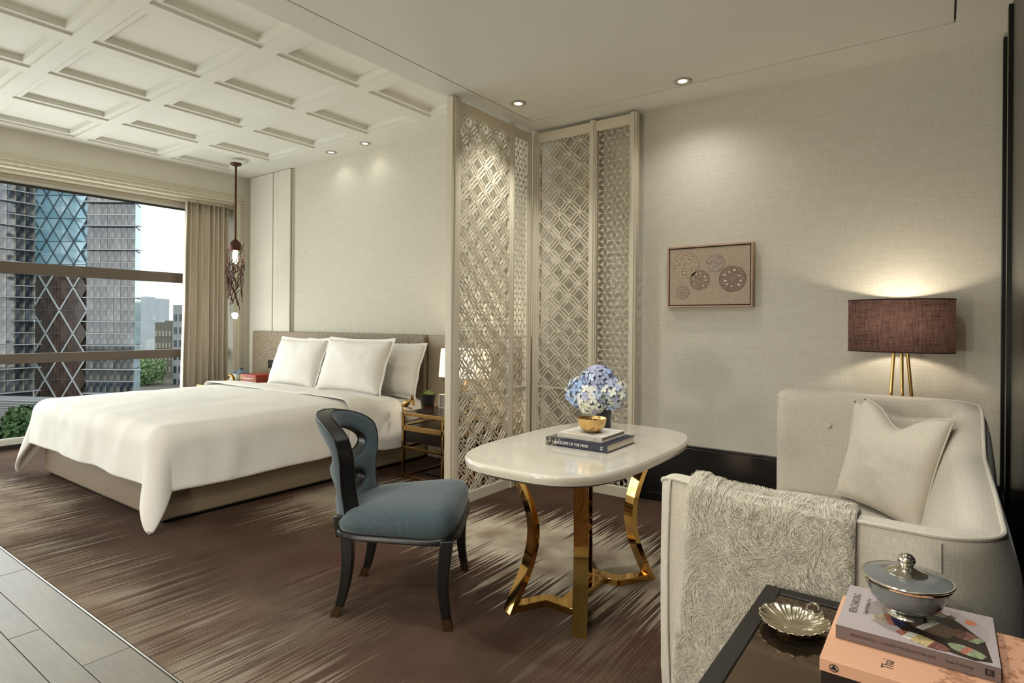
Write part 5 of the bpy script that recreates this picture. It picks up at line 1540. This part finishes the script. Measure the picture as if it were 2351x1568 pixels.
block('tall pale hazy tower standing alone in the open sky', dirpt(306, 330), dirpt(341, 330), 1.25 + (742 - 690) / FPX * 330, 20, '#a9b4ba', '#8f9da5', 0, 0)  # pale colours of the far blocks carry the distance haze
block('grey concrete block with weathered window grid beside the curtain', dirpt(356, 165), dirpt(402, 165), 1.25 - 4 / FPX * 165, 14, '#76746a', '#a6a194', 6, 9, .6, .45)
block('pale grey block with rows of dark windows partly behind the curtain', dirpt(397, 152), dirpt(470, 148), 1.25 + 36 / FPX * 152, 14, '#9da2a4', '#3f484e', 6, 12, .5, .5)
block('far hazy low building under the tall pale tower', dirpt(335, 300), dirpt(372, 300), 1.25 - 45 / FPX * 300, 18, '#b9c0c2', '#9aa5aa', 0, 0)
pod = thing('podium_building', 'grey louvred podium at the foot of the towers', 'building', (*dirpt(-60, 88)[:2], GZ), math.atan2(*(lambda v_: (v_.y, v_.x))(dirpt(330, 84) - dirpt(-60, 88))))
Lp = (dirpt(330, 84) - dirpt(-60, 88)).length
B((0, 0, 0), (Lp, 3, 4.6)).build('wall', mat('podium_grey', '#85888a', .8), pod, local=True)
for i in range(12):
    B((0, -.25, .4 + i * .36), (Lp, 0, .5 + i * .36)).build('louvre', mat('louvre_grey', '#a3a6a6', .6), pod, local=True)

def tree(label, c, h, r, nleaf, col, seed, name='street_tree', group=None):
    t = thing(name, label, 'tree', (c[0], c[1], GZ), 0, group); rr = random.Random(seed)
    MB().tube([(0, 0, 0), (.1, .05, h * .35), (0, .1, h * .6)], [r * .09, r * .07, r * .04], 8).build('trunk', mat('bark', '#4a3d30', .9), t, local=True)
    m = MB(); cl = []
    for i in range(26):
        v = Vector((rr.gauss(0, 1), rr.gauss(0, 1), rr.gauss(0, .8))).normalized()
        cl.append((Vector((0, 0, h - r * .75)) + Vector((v.x * r * .62, v.y * r * .62, v.z * r * .5)), r * rr.uniform(.28, .45)))
    for i in range(nleaf):
        cc, R = cl[i % len(cl)]
        v = Vector((rr.gauss(0, 1), rr.gauss(0, 1), rr.gauss(0, 1))).normalized()
        p = cc + v * R * rr.uniform(.75, 1.05); s_ = r * .055 * rr.uniform(.6, 1.3)
        a = (v + Vector((rr.uniform(-.8, .8), rr.uniform(-.8, .8), rr.uniform(-.8, .8)))).normalized()
        b = a.cross(Vector((rr.uniform(-1, 1), rr.uniform(-1, 1), .3))).normalized() * s_; c2 = a.cross(b).normalized() * s_
        m.add([p - b, p + c2, p + b, p - c2], [(0, 1, 2, 3)])
    tag(m.build('foliage', mat('leaf' + col, col, .8, var=.45, vscale=1.2), t, local=True, fix=False), kind='stuff')
    return t
tree('dense dark green tree just outside the window below the towers', dirpt(22, 46), 9.2, 3.4, 9000, '#2f4a1f', 1)
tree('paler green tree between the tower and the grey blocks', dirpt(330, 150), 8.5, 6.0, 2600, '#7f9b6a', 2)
tree('hazy green tree in front of the far low building', dirpt(300, 175), 7.5, 6.0, 2200, '#8aa57c', 3)  # distance haze is put into the far trees' paler leaf colours
ws = thing('terrace_wall', 'low pale retaining wall beside the dark green tree', 'wall', (*dirpt(-80, 40)[:2], GZ), YAW)
B((0, 0, 0), (10, .5, 7.2)).build('wall', mat('pale_render', '#8f8b80', .9, var=.2, vscale=.5), ws, local=True)
B((-.3, -.2, 7.2), (10.3, .7, 7.5)).build('coping', mat('coping', '#a7a49a', .8), ws, local=True)
